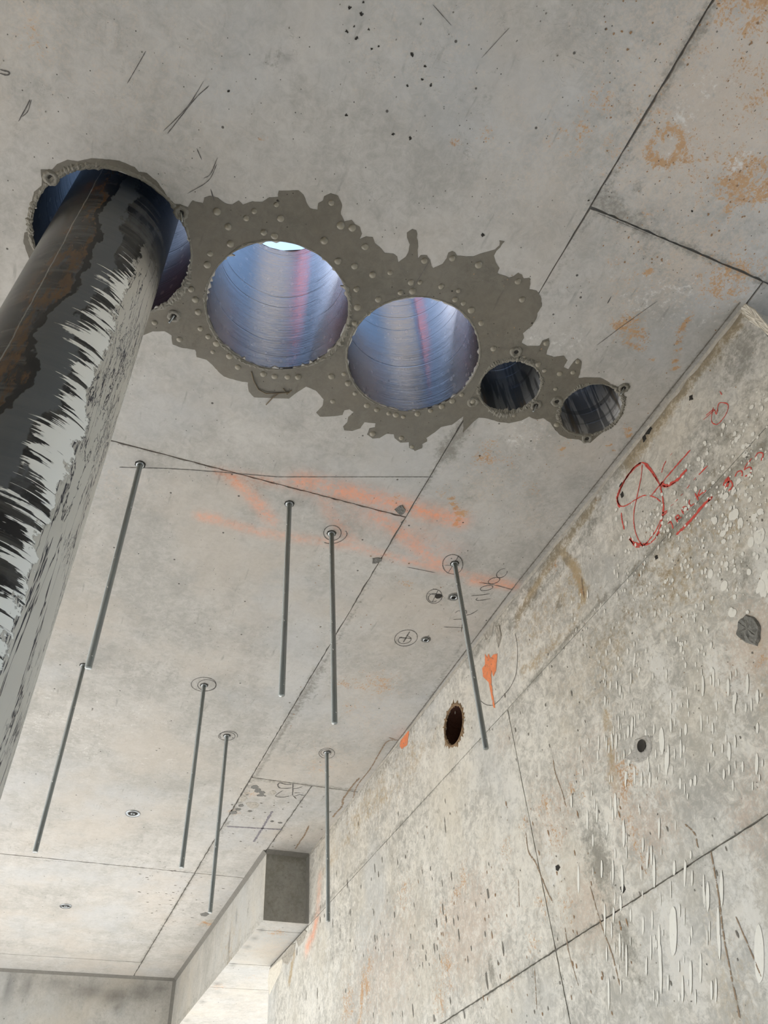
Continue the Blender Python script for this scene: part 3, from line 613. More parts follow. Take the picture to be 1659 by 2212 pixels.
def rough_patch(name, outline_px, plane, mat, parent, h=.004, seed=1, inner=.7, label=None):
    """irregular lump or scar, its centre raised/sunk by h"""
    cv = ce if plane == 'C' else wa; pl = [np.array(cv(*p)) for p in outline_px]; cen = sum(pl) / len(pl); r_ = random.Random(seed)
    ring = []
    for a, b in zip(pl, pl[1:] + pl[:1]):
        for t in (0, .34, .67): ring.append(a + (b - a) * t + np.array([r_.uniform(-1, 1), r_.uniform(-1, 1)]) * .0012)
    place = (lambda p, d: (p[0], p[1], H - d)) if plane == 'C' else (lambda p, d: (WX - d, p[0], p[1]))
    V, F = [], []; n_ = len(ring); lv = [(1, .0006), (.9, h), (inner, h * .8), (.4, h * .9)]
    for s_, d in lv:
        for p in ring: V.append(place(cen + (p - cen) * s_, d * (1 if s_ == 1 else r_.uniform(.5, 1.3))))
    for k in range(3):
        for i in range(n_): j = (i + 1) % n_; F.append((k * n_ + i, k * n_ + j, (k + 1) * n_ + j, (k + 1) * n_ + i))
    V.append(place(cen, h * .8)); F += [(3 * n_ + i, 3 * n_ + (i + 1) % n_, 4 * n_) for i in range(n_)]
    return mesh(name, V, F, mat, parent)
rough_patch('mortar_patch', [(1600, 1338), (1612, 1328), (1630, 1332), (1644, 1352), (1643, 1380), (1636, 1396), (1612, 1388), (1591, 1372), (1596, 1350)], 'W', 'grey', wall, .006)
rough_patch('mortar_patch', [(1372, 1598), (1395, 1588), (1410, 1590), (1408, 1615), (1400, 1640), (1378, 1648), (1350, 1640), (1368, 1622)], 'W', flat('pale_mortar', (.44, .43, .41), .85, var=.3, scale=110, bump=.8), wall, .002, 2)
tie = lathe('tie_cone_hole', [(.0155, 0), (.013, .001)], 'dark', wall, 24, False, True); tie.location = (WX - .0045, *WH[1][:2]); tie.rotation_euler = (0, PI / 2, 0)
rough_patch('edge_chip', [(1598, 660), (1612, 655), (1630, 668), (1659, 700), (1672, 722), (1660, 725), (1640, 706), (1620, 695), (1603, 680)], 'W', 'pale', wall, .004, 4)
rough_patch('edge_chip', [(582, 2095), (592, 2085), (612, 2068), (606, 2100), (592, 2128), (582, 2150), (578, 2120)], 'W', 'pale', wall, .004, 5)
for k, ol in enumerate([[(1033, 1370), (1045, 1345), (1066, 1332), (1070, 1345), (1062, 1375), (1052, 1385), (1044, 1372)], [(1070, 1352), (1080, 1350), (1084, 1375), (1078, 1400), (1073, 1385)], [(608, 2070), (630, 2040), (640, 2036), (634, 2060), (622, 2085), (612, 2080)],
                        [(640, 2030), (660, 2008), (664, 2012), (655, 2035), (645, 2046)]]):
    rough_patch('edge_chip', ol, 'W', 'chip', wall, .004, 10 + k)
for k, ol in enumerate([[(1392, 927), (1403, 917), (1409, 925), (1404, 937), (1395, 940)], [(1387, 945), (1393, 938), (1397, 948), (1390, 956)], [(1488, 857), (1496, 853), (1498, 862), (1490, 866)], [(1340, 1068), (1346, 1060), (1348, 1072), (1343, 1076)],
                        [(1338, 1050), (1344, 1040), (1346, 1050), (1341, 1056)], [(1340, 1917), (1348, 1910), (1352, 1922), (1346, 1930), (1342, 1926)], [(1200, 1872), (1206, 1868), (1211, 1874), (1206, 1882), (1201, 1880)], [(1414, 1202), (1420, 1198), (1422, 1206), (1416, 1210)]]):
    rough_patch('air_void_stand_in', ol, 'W', 'dark', wall, .0008, 30 + k)  # dark fill stands in for the shade inside the pits

# red crayon writing on the wall (crop px/4.62 + 1300,900)
q = lambda *p: [(1300 + a / 4.62, 900 + b / 4.62) for a, b in p]
red = [(q((395, 460), (320, 520), (240, 620), (190, 710), (155, 800), (165, 870), (185, 905)), .0075), (q((400, 455), (330, 500), (260, 590), (210, 680), (175, 760), (155, 830)), .005), (q((400, 458), (450, 480), (520, 570), (580, 680), (605, 790), (618, 900), (605, 1010), (580, 1110), (540, 1210)), .006),
       (q((430, 480), (500, 560), (560, 650)), .004), (q((195, 960), (205, 1040), (225, 1130)), .005), (q((268, 1200), (320, 1260), (400, 1280), (470, 1270)), .008), (q((275, 1215), (330, 1290), (380, 1305)), .004), (q((470, 1275), (530, 1220), (580, 1150)), .004),
       (q((405, 480), (395, 600), (355, 790), (325, 930), (322, 1060), (345, 1180), (400, 1275), (440, 1270), (540, 1140), (600, 1010), (655, 950)), .0035), (q((155, 800), (170, 870), (225, 895), (330, 835), (400, 795), (450, 785)), .0035), (q((480, 790), (540, 810), (590, 850)), .0035),
       (q((495, 790), (560, 710), (620, 640), (720, 520), (800, 430), (885, 335)), .005), (q((590, 660), (640, 690), (700, 665), (770, 620), (810, 570), (850, 530)), .009), (q((600, 690), (660, 700), (740, 655)), .005), (q((598, 560), (615, 500), (645, 440)), .0035), (q((685, 390), (705, 362)), .003),
       (q((850, 720), (880, 680)), .004), (q((920, 635), (940, 610)), .004), (q((960, 590), (1060, 490)), .004), (q((735, 850), (760, 825)), .004), (q((690, 890), (720, 870)), .003), (q((790, 790), (812, 770)), .003), (q((605, 965), (655, 940)), .005),
       # the word TRACK and its underline
       (q((660, 1070), (690, 1050), (715, 1120)), .0042), (q((690, 1050), (672, 1058)), .0042), (q((735, 1000), (765, 1065)), .0042), (q((738, 1000), (765, 985), (772, 1010), (752, 1028), (800, 1005)), .0042),
       (q((820, 975), (800, 930), (830, 898), (862, 935)), .0042), (q((808, 950), (838, 925)), .0042), (q((882, 830), (872, 860), (890, 890), (925, 870)), .0042), (q((930, 765), (965, 835)), .0045), (q((985, 725), (955, 800)), .0045), (q((955, 800), (1045, 735)), .0045),
       (q((745, 1180), (830, 1095), (920, 1000), (1010, 890), (1100, 800)), .008), (q((1060, 850), (1108, 800)), .006),
       # 3 . 7 5 7
       (q((1215, 690), (1240, 640), (1265, 615), (1258, 680), (1235, 710)), .007), (q((1255, 660), (1290, 645), (1305, 690), (1270, 745)), .005), (q((1330, 600), (1350, 560), (1385, 540), (1405, 560), (1400, 598)), .0035), (q((1430, 595), (1470, 580), (1495, 545), (1480, 505), (1420, 530)), .0035),
       (q((1425, 525), (1440, 490), (1500, 415)), .0035), (q((1530, 410), (1560, 365), (1600, 362), (1612, 385), (1590, 445)), .0035),
       # small mark above
       ([(1525, 898), (1542, 885), (1548, 895), (1552, 875), (1558, 870), (1573, 874), (1570, 892), (1556, 912), (1546, 917), (1537, 908), (1541, 880)], .0028), ([(1555, 846), (1560, 853)], .004), ([(1520, 907), (1545, 885)], .0026)]
red = [(s, w) for s, w in red]
marks('crayon_writing', red, 'W', 'crayon', parent=wall)['label'] = 'red crayon circle, arrow and the word TRACK'
marks('pencil_arc', [([(1113, 1368), (1118, 1400), (1116, 1450), (1105, 1480), (1090, 1500), (1068, 1522), (1050, 1522), (1036, 1512)], .0022)], 'W', 'pencil', parent=wall)
marks('rust_run', [([(1195, 1640), (1200, 1670), (1215, 1712), (1222, 1740)], .0035), ([(1136, 1800), (1142, 1840), (1158, 1865), (1180, 1920), (1195, 1950)], .005), ([(1275, 1915), (1300, 2000), (1322, 2060), (1340, 2130)], .004), ([(1536, 1840), (1552, 1930), (1565, 2030), (1600, 2205)], .004),
                   ([(1480, 1780), (1500, 1800), (1508, 1830)], .004), ([(1220, 2000), (1230, 2060), (1250, 2130)], .003), ([(1590, 1980), (1620, 2050), (1645, 2110)], .003), ([(1262, 1292), (1256, 1248)], .006), ([(1120, 1900), (1122, 1960)], .003), ([(1155, 2090), (1160, 2180)], .003)], 'W', 'rustline', parent=wall)
# orange spray marks on the wall
def blot(name, px, plane, mat, parent, z=.0011):
    cv = ce if plane == 'C' else wa; pl = [cv(*p) for p in px]; n_ = len(pl)
    vv = [Vector((*p, 0)) for p in pl]; from mathutils.geometry import tessellate_polygon
    F = [tuple(t) for t in tessellate_polygon([vv])]
    V = [(p[0], p[1], H - z) if plane == 'C' else (WX - z, p[0], p[1]) for p in pl]
    return mesh(name, V, F, mat, parent)
o = blot('spray_paint_blot', [(1048, 1412), (1052, 1420), (1056, 1412), (1060, 1422), (1066, 1414), (1075, 1412), (1072, 1450), (1066, 1462), (1062, 1448), (1062, 1475), (1067, 1510), (1070, 1530), (1066, 1528), (1060, 1495), (1056, 1474), (1044, 1462), (1042, 1444), (1048, 1436)], 'W', 'orange', wall)
o['label'] = 'orange spray paint splash with a drip'
blot('spray_paint_blot', [(866, 1598), (880, 1578), (884, 1580), (880, 1610), (868, 1618), (864, 1612)], 'W', 'orange', wall)

# white paint spatter
V, F = [], []; rs = random.Random(11)
def disc(x, yp, a, b, nn=12):
    y, z = wa(x, yp); y2, z2 = wa(x, yp + 25); L_ = math.hypot(y2 - y, z2 - z); dy, dz = (y2 - y) / L_, (z2 - z) / L_
    n0 = len(V); ph = rs.uniform(0, 6)
    for i in range(nn):
        t = 2 * PI * i / nn; w = 1 + .10 * math.sin(2 * t + ph) + rs.uniform(-.06, .06)
        V.append((WX - rs.uniform(.0006, .0016) * 0 - .0008 - .00001 * (n0 % 97), y + (b * math.sin(t) * dy - a * math.cos(t) * dz) * w, z + (b * math.sin(t) * dz + a * math.cos(t) * dy) * w))
    F.append(tuple(range(n0, n0 + nn)))
def zone(x0_, x1_, y0_, y1_, num, smin, smax, el, test=None):
    k = 0
    while k < num:
        x, y = rs.uniform(x0_, x1_), rs.uniform(y0_, y1_)
        if test and not test(x, y): k += .2; continue
        yy, zz = wa(x, y); a = math.exp(rs.uniform(math.log(smin), math.log(smax))); e = rs.uniform(*el)
        if yy < WY0 + .01 or zz > H - .02: k += 1; continue
        disc(x, y, a, a * e); k += 1
line = lambda x, y: y > 850 + (1600 - x) * 1.15
zone(1400, 1659, 840, 1150, 230, .0012, .0065, (.8, 1.2), lambda x, y: y > 820 + (1659 - x) * 1.0)
zone(1330, 1659, 1050, 1300, 170, .0013, .006, (.9, 1.5), lambda x, y: y > 1000 + (1450 - x) * .8)
zone(1230, 1540, 1150, 1450, 170, .0012, .0045, (1.3, 2.4), lambda x, y: y > 1150 + (1400 - x) * .9)
zone(1560, 1659, 1100, 1330, 24, .004, .013, (.9, 1.5))
zone(1290, 1659, 1450, 1700, 110, .0016, .0045, (2.5, 5.5))
zone(1240, 1500, 1560, 1900, 60, .0015, .0045, (3, 7))
zone(1300, 1560, 1880, 2170, 70, .0015, .005, (4, 9))
for x, y, a, e in [(1596, 1040, .0095, 1.), (1568, 1072, .012, 1.), (1583, 1060, .005, 1), (1606, 965, .008, 1), (1627, 938, .008, .8), (1510, 992, .009, .9), (1528, 980, .008, .8), (1545, 1125, .010, 1.4), (1580, 1115, .010, 1.6), (1600, 1130, .012, 1.3), (1610, 982, .011, .8), (1458, 1065, .006, 1.3), (1564, 1170, .009, .9),
                   (1518, 1168, .005, 1.3), (1535, 1240, .010, 1.6), (1640, 1160, .02, 1.0), (1653, 1260, .02, 1.8), (1330, 1740, .008, 7), (1348, 1800, .007, 9), (1235, 1730, .006, 6), (1250, 1900, .006, 12), (1360, 1640, .006, 6), (1430, 1600, .012, 5), (1440, 1650, .008, 6), (1345, 1900, .006, 10), (1455, 2010, .014, 8), (1640, 2060, .014, 8)]:
    disc(x, y, a * .8, a * e * (.5 if e > 3 else .8), 16)
for x, y in [(1596, 1040), (1640, 1160), (1610, 985), (1620, 970)]:        # spiky splat rays
    y_, z_ = wa(x, y)
    for k in range(14):
        t = rs.uniform(0, 2 * PI); L = rs.uniform(.010, .020); n0 = len(V); c_, s_ = math.cos(t), math.sin(t)
        V += [(WX - .0012, y_ + c_ * .006 - s_ * .001, z_ + s_ * .006 + c_ * .001), (WX - .0012, y_ + c_ * L, z_ + s_ * L), (WX - .0012, y_ + c_ * .006 + s_ * .001, z_ + s_ * .006 - c_ * .001)]; F.append((n0, n0 + 1, n0 + 2))
o = mesh('paint_spatter', V, F, 'white', wall); o['kind'] = 'stuff'; o['label'] = 'white paint drops and drips'

def voids(name, parent, plane, zones, mat, seed):
    V, F = [], []; rs = random.Random(seed); cv = ce if plane == 'C' else wa
    for x0_, y0_, x1_, y1_, num, smin, smax, el, axis in zones:
        for _ in range(num):
            u, v = cv(rs.uniform(x0_, x1_), rs.uniform(y0_, y1_)); a = math.exp(rs.uniform(math.log(smin), math.log(smax))); b = a * rs.uniform(*el)
            if plane == 'W' and (u < WY0 + .01 or v > H - .02 or u > WY1 - .02 or (u > BY and v > BZ - .02)): continue
            if plane == 'C' and (u > WX - .02 and v > .5 or v > FY - .03 or (u > BX - .02 and v > BY) or any(math.hypot(u - h[0], v - h[1]) < h[2] + .01 for h in HOLES)): continue
            ra, rb = (a, b) if axis == 'v' else (b, a); n0 = len(V); N_ = 8; lift = .0007 + .00002 * (n0 % 23)
            for i in range(N_):
                t = 2 * PI * i / N_; w = rs.uniform(.6, 1.2); p, q_ = u + ra * math.cos(t) * w, v + rb * math.sin(t) * w
                V.append((p, q_, H - lift) if plane == 'C' else (WX - lift, p, q_))
            F.append(tuple(range(n0, n0 + N_)))
    o = mesh(name, V, F, mat, parent); o['kind'] = 'stuff'; return o
M['void'] = flat('shadowed_air_void', (.19, .18, .16), .9, var=.5, scale=200)
M['speck'] = flat('brown_speck', (.30, .19, .11), .9, var=.5, scale=200)
voids('air_voids', wall, 'W', [(600, 1900, 1100, 2212, 60, .0012, .006, (2.0, 6), 'v'), (700, 1500, 1659, 2212, 150, .0008, .0030, (1, 3), 'v'), (1000, 900, 1659, 1500, 160, .0008, .0025, (.8, 1.6), 'v'), (900, 1250, 1300, 1650, 50, .0012, .004, (1.2, 3), 'v'), (720, 1700, 1000, 2100, 50, .0015, .005, (2, 5), 'v')], M['void'], 3)
voids('rust_specks', wall, 'W', [(900, 1700, 1400, 2212, 90, .001, .0035, (1, 4), 'v'), (1100, 700, 1659, 1500, 60, .0008, .0025, (.8, 2), 'v')], M['speck'], 4)
voids('air_voids', ceiling, 'C', [(480, 1700, 720, 1840, 70, .002, .007, (.5, 1), 'v'), (300, 1880, 560, 2060, 130, .0025, .010, (.25, .6), 'v'), (850, 0, 1659, 700, 130, .0007, .0020, (.8, 1.4), 'v'), (0, 1300, 700, 2060, 70, .0012, .0045, (.4, 1), 'v'), (0, 0, 850, 400, 40, .0007, .0018, (.8, 1.4), 'v'), (850, 1000, 1200, 1500, 60, .0008, .0025, (.6, 1.3), 'v')], M['void'], 5)
voids('rust_specks', ceiling, 'C', [(1300, 0, 1659, 600, 160, .0008, .0030, (.7, 1.5), 'v'), (1000, 560, 1600, 1100, 90, .0008, .0025, (.7, 1.5), 'v'), (600, 1200, 1000, 1700, 60, .0010, .0035, (.5, 1.2), 'v')], M['speck'], 6)

# fin of mortar squeezed out along the ceiling edge
V, F = [], []; k = 0
for i in range(260):
    y = WY0 + .01 + i * (BY - WY0 - .02) / 259; a = .004 + .004 * mnoise.noise(Vector((y * 9, 0, 0))); b = .003 + .003 * mnoise.noise(Vector((y * 23, 5, 0)))
    V += [(WX - a, y, H), (WX - a * .7, y, H - b * 1.2 - .001), (WX, y, H - b * 2.2 - .002)]
F = [(3 * i + q, 3 * i + q + 1, 3 * i + q + 4, 3 * i + q + 3) for i in range(259) for q in (0, 1)]
o = mesh('trim_1', V, F, 'chip')
marks('dark_seam', [([(1599, 652), (1111, 1266)], .004), ([(1111, 1266), (700, 1812)], .005)], 'C', 'void', parent=ceiling, z=.0012); o['kind'] = 'structure'

# ---------------------------------------------------------------- downstand beams
beam = bpy.data.objects.new('trim_2', None); C.objects.link(beam); beam['kind'] = 'structure'
BPR = [('damp_shade', 's', [(BY, BZ + .02), (FY, BZ + .02)], .03, .5), ('ochre', 'b', (4.6, BZ + .1), .2, .4), ('damp_shade', 's', [(BY, H), (FY, H)], .03, .6), ('black', 'e', (4.62, BZ + .1), (.012, .07), .8), ('black', 'e', (4.5, BZ + .2), (.01, .04), .7), ('damp_shade', 'e', (4.25, BZ + .15), (.02, .06), .7)]
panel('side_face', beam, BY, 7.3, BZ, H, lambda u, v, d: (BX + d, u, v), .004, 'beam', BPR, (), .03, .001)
EPR = [('damp_shade', 's', [(BX, H - .02), (WX, H - .02)], .04, .9), ('damp_shade', 'e', (1.14, BZ + .08), (.02, .06), .8), ('damp_shade', 'e', (1.22, BZ + .2), (.3, .3), .45)]  # mask darkens the face further, painting its shade
panel('end_face', beam, BX, WX + .005, BZ, H, lambda u, v, d: (u, BY + d, v), .004, 'beam_shaded', EPR, (), .02, .001)
# soffit fields between board joints
SPR = [('pink', 'b', (1.3, 4.3), .2, .6), ('rust', 'b', (1.22, 4.1), .05, .7), ('rust', 'b', (1.15, 5.0), .05, .6), ('rust', 'b', (1.3, 4.8), .04, .5), ('pink', 'b', (1.5, 5.4), .3, .4)] + [('black', 'e', (BX + .02, y), (.012, .03), .8) for y in (4.08, 4.2, 4.33, 4.62, 4.95, 5.3, 5.7)]
ys = [BY, 4.08, wa(580, 2090)[0] - .02, 5.02, 6.2, 7.3]
for k, (a, b) in enumerate(zip(ys[:-1], ys[1:])):
    panel('panel', beam, BX, 4.0 if a > 4.5 else WX + .25, a + J, b - J, lambda u, v, d: (u, v, BZ + d), .004, 'beam', SPR, (), .03, .0025, seed=60 + k)
mesh('beam_core', [(BX, BY, BZ + .004), (4, BY, BZ + .004), (4, 7.3, BZ + .004), (BX, 7.3, BZ + .004)], [(0, 1, 2, 3)], 'joint', beam)
# fillets in the corners of the beam
def fillet(a, b, w, mat='grey', nrm=((1, 0, 0), (0, 0, -1)), name='corner_fillet', parent=None):
    a = Vector(a); b = Vector(b); n1, n2 = Vector(nrm[0]), Vector(nrm[1])
    return mesh(name, [a + n1 * w, a + n2 * w, b + n2 * w, b + n1 * w, a, b], [(0, 1, 2, 3), (0, 4, 1), (2, 5, 3)], mat, parent)
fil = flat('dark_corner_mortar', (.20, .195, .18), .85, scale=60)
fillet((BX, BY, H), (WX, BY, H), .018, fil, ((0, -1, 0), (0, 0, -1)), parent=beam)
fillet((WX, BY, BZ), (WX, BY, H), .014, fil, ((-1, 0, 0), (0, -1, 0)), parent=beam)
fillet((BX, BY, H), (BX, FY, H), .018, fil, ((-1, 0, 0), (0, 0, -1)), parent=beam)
fb = bpy.data.objects.new('trim_3', None); C.objects.link(fb); fb['kind'] = 'structure'
FPR = [('black', 'e', (x, H - dz), (rx, rz), s) for x, dz, rx, rz, s in [(.16, .09, .03, .06, .5), (.06, .1, .02, .10, .6), (.55, .1, .12, .05, .5), (.72, .12, .1, .05, .55), (.9, .09, .1, .06, .5), (.75, .18, .03, .04, .5), (1.0, .06, .06, .03, .5), (.35, .07, .1, .03, .35)]]
panel('face', fb, XL, BX, H - .95, H, lambda u, v, d: (u, FY + d, v), .004, 'beam', FPR, (), .03, .001)
box('beam_core', (XL, FY + .004, H - .95), (BX, FY + .45, H + .004), 'joint', fb)
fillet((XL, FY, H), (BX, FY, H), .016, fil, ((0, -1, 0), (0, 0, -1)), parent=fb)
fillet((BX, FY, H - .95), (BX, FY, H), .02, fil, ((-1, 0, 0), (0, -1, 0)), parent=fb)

# ---------------------------------------------------------------- floor and the closed near side
o = mesh('floor', [(-30, -30, 0), (30, -30, 0), (30, 40, 0), (-30, 40, 0)], [(0, 1, 2, 3)], 'floor'); o['kind'] = 'structure'
o = box('wall_back', (XL, YB0 - .2, 0), (XR, YB0, H), M['beam']); o['kind'] = 'structure'
o = box('wall_left_light_block', (XL - .2, YB0, 0), (XL, 1.6, H), M['beam']); o['kind'] = 'structure'  # unseen wall added to block light from the near left

# ---------------------------------------------------------------- the big pipe
pipe = thing('pipe', 'large black pipe rising through the ceiling hole, pale reflections painted down its right side', 'pipe', (-.174, .925, 0))
pr = .1245
prof = [(pr, .0)] + [(pr, z) for z in np.linspace(.05, H + THK + .35, 60)]
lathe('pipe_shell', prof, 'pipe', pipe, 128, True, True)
lathe('pipe_collar', [(pr + .001, H + THK + .02), (pr + .012, H + THK + .02), (pr + .012, H + THK + .12), (pr + .001, H + THK + .12)], M['bore3'], pipe, 64, False, False)

# ---------------------------------------------------------------- threaded rods
RODS = [((303, 1003), .700, 'threaded steel rod hanging nearest the big black pipe', 0),
        ((181, 1437), .685, 'thin threaded rod whose top sits behind the tip of the rod nearest the pipe', 0),
        ((441, 1480), .690, 'threaded rod hanging left of the middle in a pencilled circle, above the round cast-in socket', 0),
        ((490, 1589), .699, 'threaded rod right of its neighbour, hanging with its tip over the long ceiling joint', 0),
        ((625, 1088), .680, 'threaded rod with no pencil circle, just below the orange spray line', 0),
        ((716, 1152), .681, 'threaded rod in a double pencil circle, straight below the second large hole', 0),
        ((982, 1217), .682, 'threaded rod closest to the right wall, its tip across the wall joint', 0),
        ((706, 1625), .691, 'threaded rod hanging in front of the concrete beam end', 0)]
proto = None
for k, (px, L, lab, _) in enumerate(RODS):
    X_, Y_ = ce(*px); t = thing('threaded_rod', lab, 'rod', (X_, Y_, H), 'threaded rods hanging from the ceiling')
    if proto is None:
        v = []; f = []; N = 16; pitch = .002; rows = int(.72 / (pitch / 2))
        sh = lathe('shaft', [(.0068, -1.0), (.0079, -.998), (.0079, .0)], 'thread', t, 20, True, False)
        sl = lathe('anchor_sleeve', [(.0086, .004), (.0122, .004), (.0122, -.0035), (.0102, -.006), (.0086, -.006)], 'steel', t, 24, False, False)
        hl = lathe('drilled_hole', [(.0150, -.0010), (.0105, -.0012)], 'dark', t, 20, False, False, jit=.12)
        proto = (sh, sl, hl)
    else:
        parts = []
        for q_ in proto: c_ = q_.copy(); C.objects.link(c_); c_.parent = t; parts.append(c_)
        sh = parts[0]
    sh.scale = (1, 1, L)

# ---------------------------------------------------------------- anchors, sockets, open holes
def anchor(px, label, name='drop_in_anchor', cat='anchor', s=1.0, group=None):
    X_, Y_ = ce(*px); t = thing(name, label, cat, (X_, Y_, H), group)
    for nm, pf, mt in (('broken_hole', [(.021 * s, -.0006), (.018 * s, -.0022), (.0125 * s, -.0008)], 'grey'), ('sleeve', [(.0125 * s, .0), (.0125 * s, -.006), (.0085 * s, -.006), (.0080 * s, -.001)], 'steel'), ('bore', [(.0080 * s, -.001), (.003 * s, -.0008)], 'dark')):
        lathe(nm, pf, mt, t, 24, False, nm == 'bore', jit=.10 if nm == 'broken_hole' else 0, seed=len(label))
anchor((980, 1289), 'empty steel anchor behind the rod by the right wall'); anchor((920, 1381), 'empty steel anchor right of the pencilled cross circle', s=.9)
def socket(px, label, s=1.0):
    X_, Y_ = ce(*px); t = thing('cast_in_socket', label, 'socket', (X_, Y_, H), 'round cast-in sockets')
    lathe('flange', [(.034 * s, -.0006), (.033 * s, -.004), (.024 * s, -.003), (.022 * s, -.001)], 'steel', t, 32, False, False)
    lathe('recess', [(.022 * s, -.0012), (.016 * s, -.0010), (.004, -.0008)], 'dark', t, 32, False, True); lathe('bolt_ring', [(.010 * s, -.0008), (.010 * s, -.0040), (.006 * s, -.0040), (.006 * s, -.001)], 'steel', t, 20, False, False)
socket((287, 1757), 'round steel cast-in socket left of the hanging rods, nearer one'); socket((142, 1957), 'round steel cast-in socket beyond the cross joint, farther one', .95)
for px, lab in (((940, 1286), 'open drilled hole inside a pencil circle'),):
    X_, Y_ = ce(*px); o = lathe('drilled_hole', [(.0125, -.0010), (.011, -.0012), (.003, -.0012)], 'dark', None, 24, False, True, jit=.08); o.location = (X_ + .012, Y_, H); tag(o, lab, 'hole')
# snapped core-drill fixings around the holes
for k, (px, lab) in enumerate([((110, 384), 'small drill fixing hole at the upper left of the pipe hole'), ((391, 459), 'snapped drill fixing with bent wire between pipe hole and large hole'), ((376, 682), 'wet snapped drill fixing below right of the pipe hole'), ((1022, 868), 'round wet drill fixing left of the smaller ragged hole'),
                               ((1203, 867), 'drill fixing ring left of the smallest hole'), ((1268, 947), 'drill fixing hole below the smallest hole'), ((1158, 875), 'drill fixing stub below right of the ragged hole'), ((1115, 760), 'dark plugged fixing hole above the ragged hole'), ((1347, 838), 'hooked fixing stub upper right of the smallest hole')]):
    X_, Y_ = ce(*px); t = thing('drill_fixing', lab, 'fixing', (X_, Y_, H))
    lathe('rim', [(.017, -.0008), (.014, -.0045), (.009, -.0045), (.006, -.001)], 'slurry', t, 20, False, False, jit=.22, seed=k)
    lathe('hole', [(.0065, -.0012), (.002, -.001)], 'dark', t, 14, False, True)
    if k in (1, 2, 6, 8):
        p = lathe('stub', [(.0028, .0), (.0028, -.022), (.0015, -.024)], 'steel', t, 10, False, True); p.rotation_euler = (.5, .35 * (-1) ** k, 0)
# ceiling scars, mortar patches
for nm, ol, mt, lab in [('mortar_patch', [(852, 1100), (862, 1093), (868, 1090), (876, 1100), (874, 1108), (866, 1112), (856, 1106)], 'grey', 0), ('mortar_patch', [(805, 1206), (815, 1204), (825, 1206), (824, 1212), (815, 1216), (804, 1216)], 'grey', 0), ('mortar_patch', [(432, 1974), (445, 1970), (452, 1974), (446, 1979), (434, 1978)], 'grey', 0)]:
    rough_patch(nm, ol, 'C', mt, ceiling, .003, 3)
for k, (x, y, a, b) in enumerate([(550, 1700, 9, 5), (557, 1707, 9, 6), (566, 1712, 7, 5), (562, 1718, 11, 3), (590, 1712, 8, 6), (545, 1738, 16, 8), (525, 1725, 9, 7), (520, 1740, 8, 4), (505, 1755, 10, 4), (515, 1748, 7, 3), (540, 1752, 6, 2), (605, 1777, 6, 2), (588, 1774, 5, 2), (455, 1990, 14, 5), (440, 1998, 10, 4)]):
    r_ = random.Random(k); ol = [(x + a * math.cos(t) * r_.uniform(.7, 1.15), y + b * math.sin(t) * r_.uniform(.7, 1.15)) for t in np.linspace(0, 2 * PI, 8)[:-1]]
    rough_patch('air_void_stand_in', ol, 'C', 'chip' if k in (5, 6, 4, 13, 14) else 'grey', ceiling, .0012, k)
for k, (x, y) in enumerate([(755, 16), (785, 5), (780, 30), (797, 64), (765, 57), (749, 68), (770, 83), (818, 100), (803, 105), (880, 185), (930, 184), (912, 171), (850, 290), (1271, 433), (1495, 456), (890, 117), (494, 197), (748, 248), (1014, 602), (918, 143), (1043, 507), (1144, 603), (886, 298)]):
    r_ = random.Random(k); a = r_.uniform(2, 4.2); ol = [(x + a * math.cos(t) * r_.uniform(.6, 1.3), y + a * 1.1 * math.sin(t) * r_.uniform(.6, 1.3)) for t in np.linspace(0, 2 * PI, 7)[:-1]]
    rough_patch('air_void_stand_in', ol, 'C', 'dark', ceiling, .0006, k)  # pit shade given as plain dark colour

# pencil circles, figures, chalk and wires on the ceiling
pen = [circ(718, 1151, 19, 16), circ(722, 1158, 28, 15, -15, -20, 150), circ(978, 1219, 22, 21, 10), circ(938, 1288, 17, 15, -15), circ(936, 1291, 11, 9, -15, 60, 330), circ(877, 1378, 25, 17, -12), circ(874, 1382, 14, 8, -10, -60, 250), circ(440, 1478, 27, 15), circ(447, 1480, 20, 12), circ(490, 1590, 18, 9), circ(494, 1589, 19, 10, 0, 150, 380),
       circ(706, 1627, 17, 11), circ(704, 1626, 11, 7, 0, 100, 400),  [(991, 1200), (968, 1237)], [(960, 1221), (992, 1221)], [(946, 1275), (934, 1300)], [(924, 1282), (958, 1288)],
       # the figure 1.12 U 1000 written along the wall
       [(958, 1354), (1000, 1356)], [(979, 1338), (1010, 1337)], [(983, 1324), (990, 1319), (1000, 1320), (1006, 1318), (1008, 1326)], [(1007, 1329), (1018, 1326), (1031, 1318)], [(1018, 1287), (1040, 1285), (1058, 1282)], [(1032, 1291), (1028, 1295), (1035, 1297), (1059, 1293)],
       circ(1051, 1270, 14, 5, -12), circ(1067, 1254, 13, 6, -18), circ(1084, 1238, 13, 8, -35, 20, 330), [(996, 1365), (999, 1345)]]
marks('pencil_circle', [(s, .0024) for s in pen], 'C', 'pencil', parent=ceiling)['label'] = 'pencilled circles, crosses and figures'
marks('pencil_cross', [([(862, 1377), (889, 1379)], .0036), ([(885, 1364), (871, 1387)], .005)], 'C', 'pencil', parent=ceiling)
marks('chalk_line', [([(258, 1009), (400, 1014), (600, 1030)], .0022), ([(600, 1030), (935, 1030)], .0018), ([(1035, 1258), (1070, 1264), (1108, 1274)], .0022), ([(880, 1225), (940, 1237)], .002)], 'C', 'pencil', parent=ceiling)
marks('chalk_cross', [([(490, 1785), (610, 1792)], .012), ([(588, 1752), (566, 1790), (548, 1818)], .012)], 'C', 'chalk', parent=ceiling)['label'] = 'blue-grey chalk cross'
zz = lambda *p: [(480 + a / 5.53, 1660 + b / 5.53) for a, b in p]
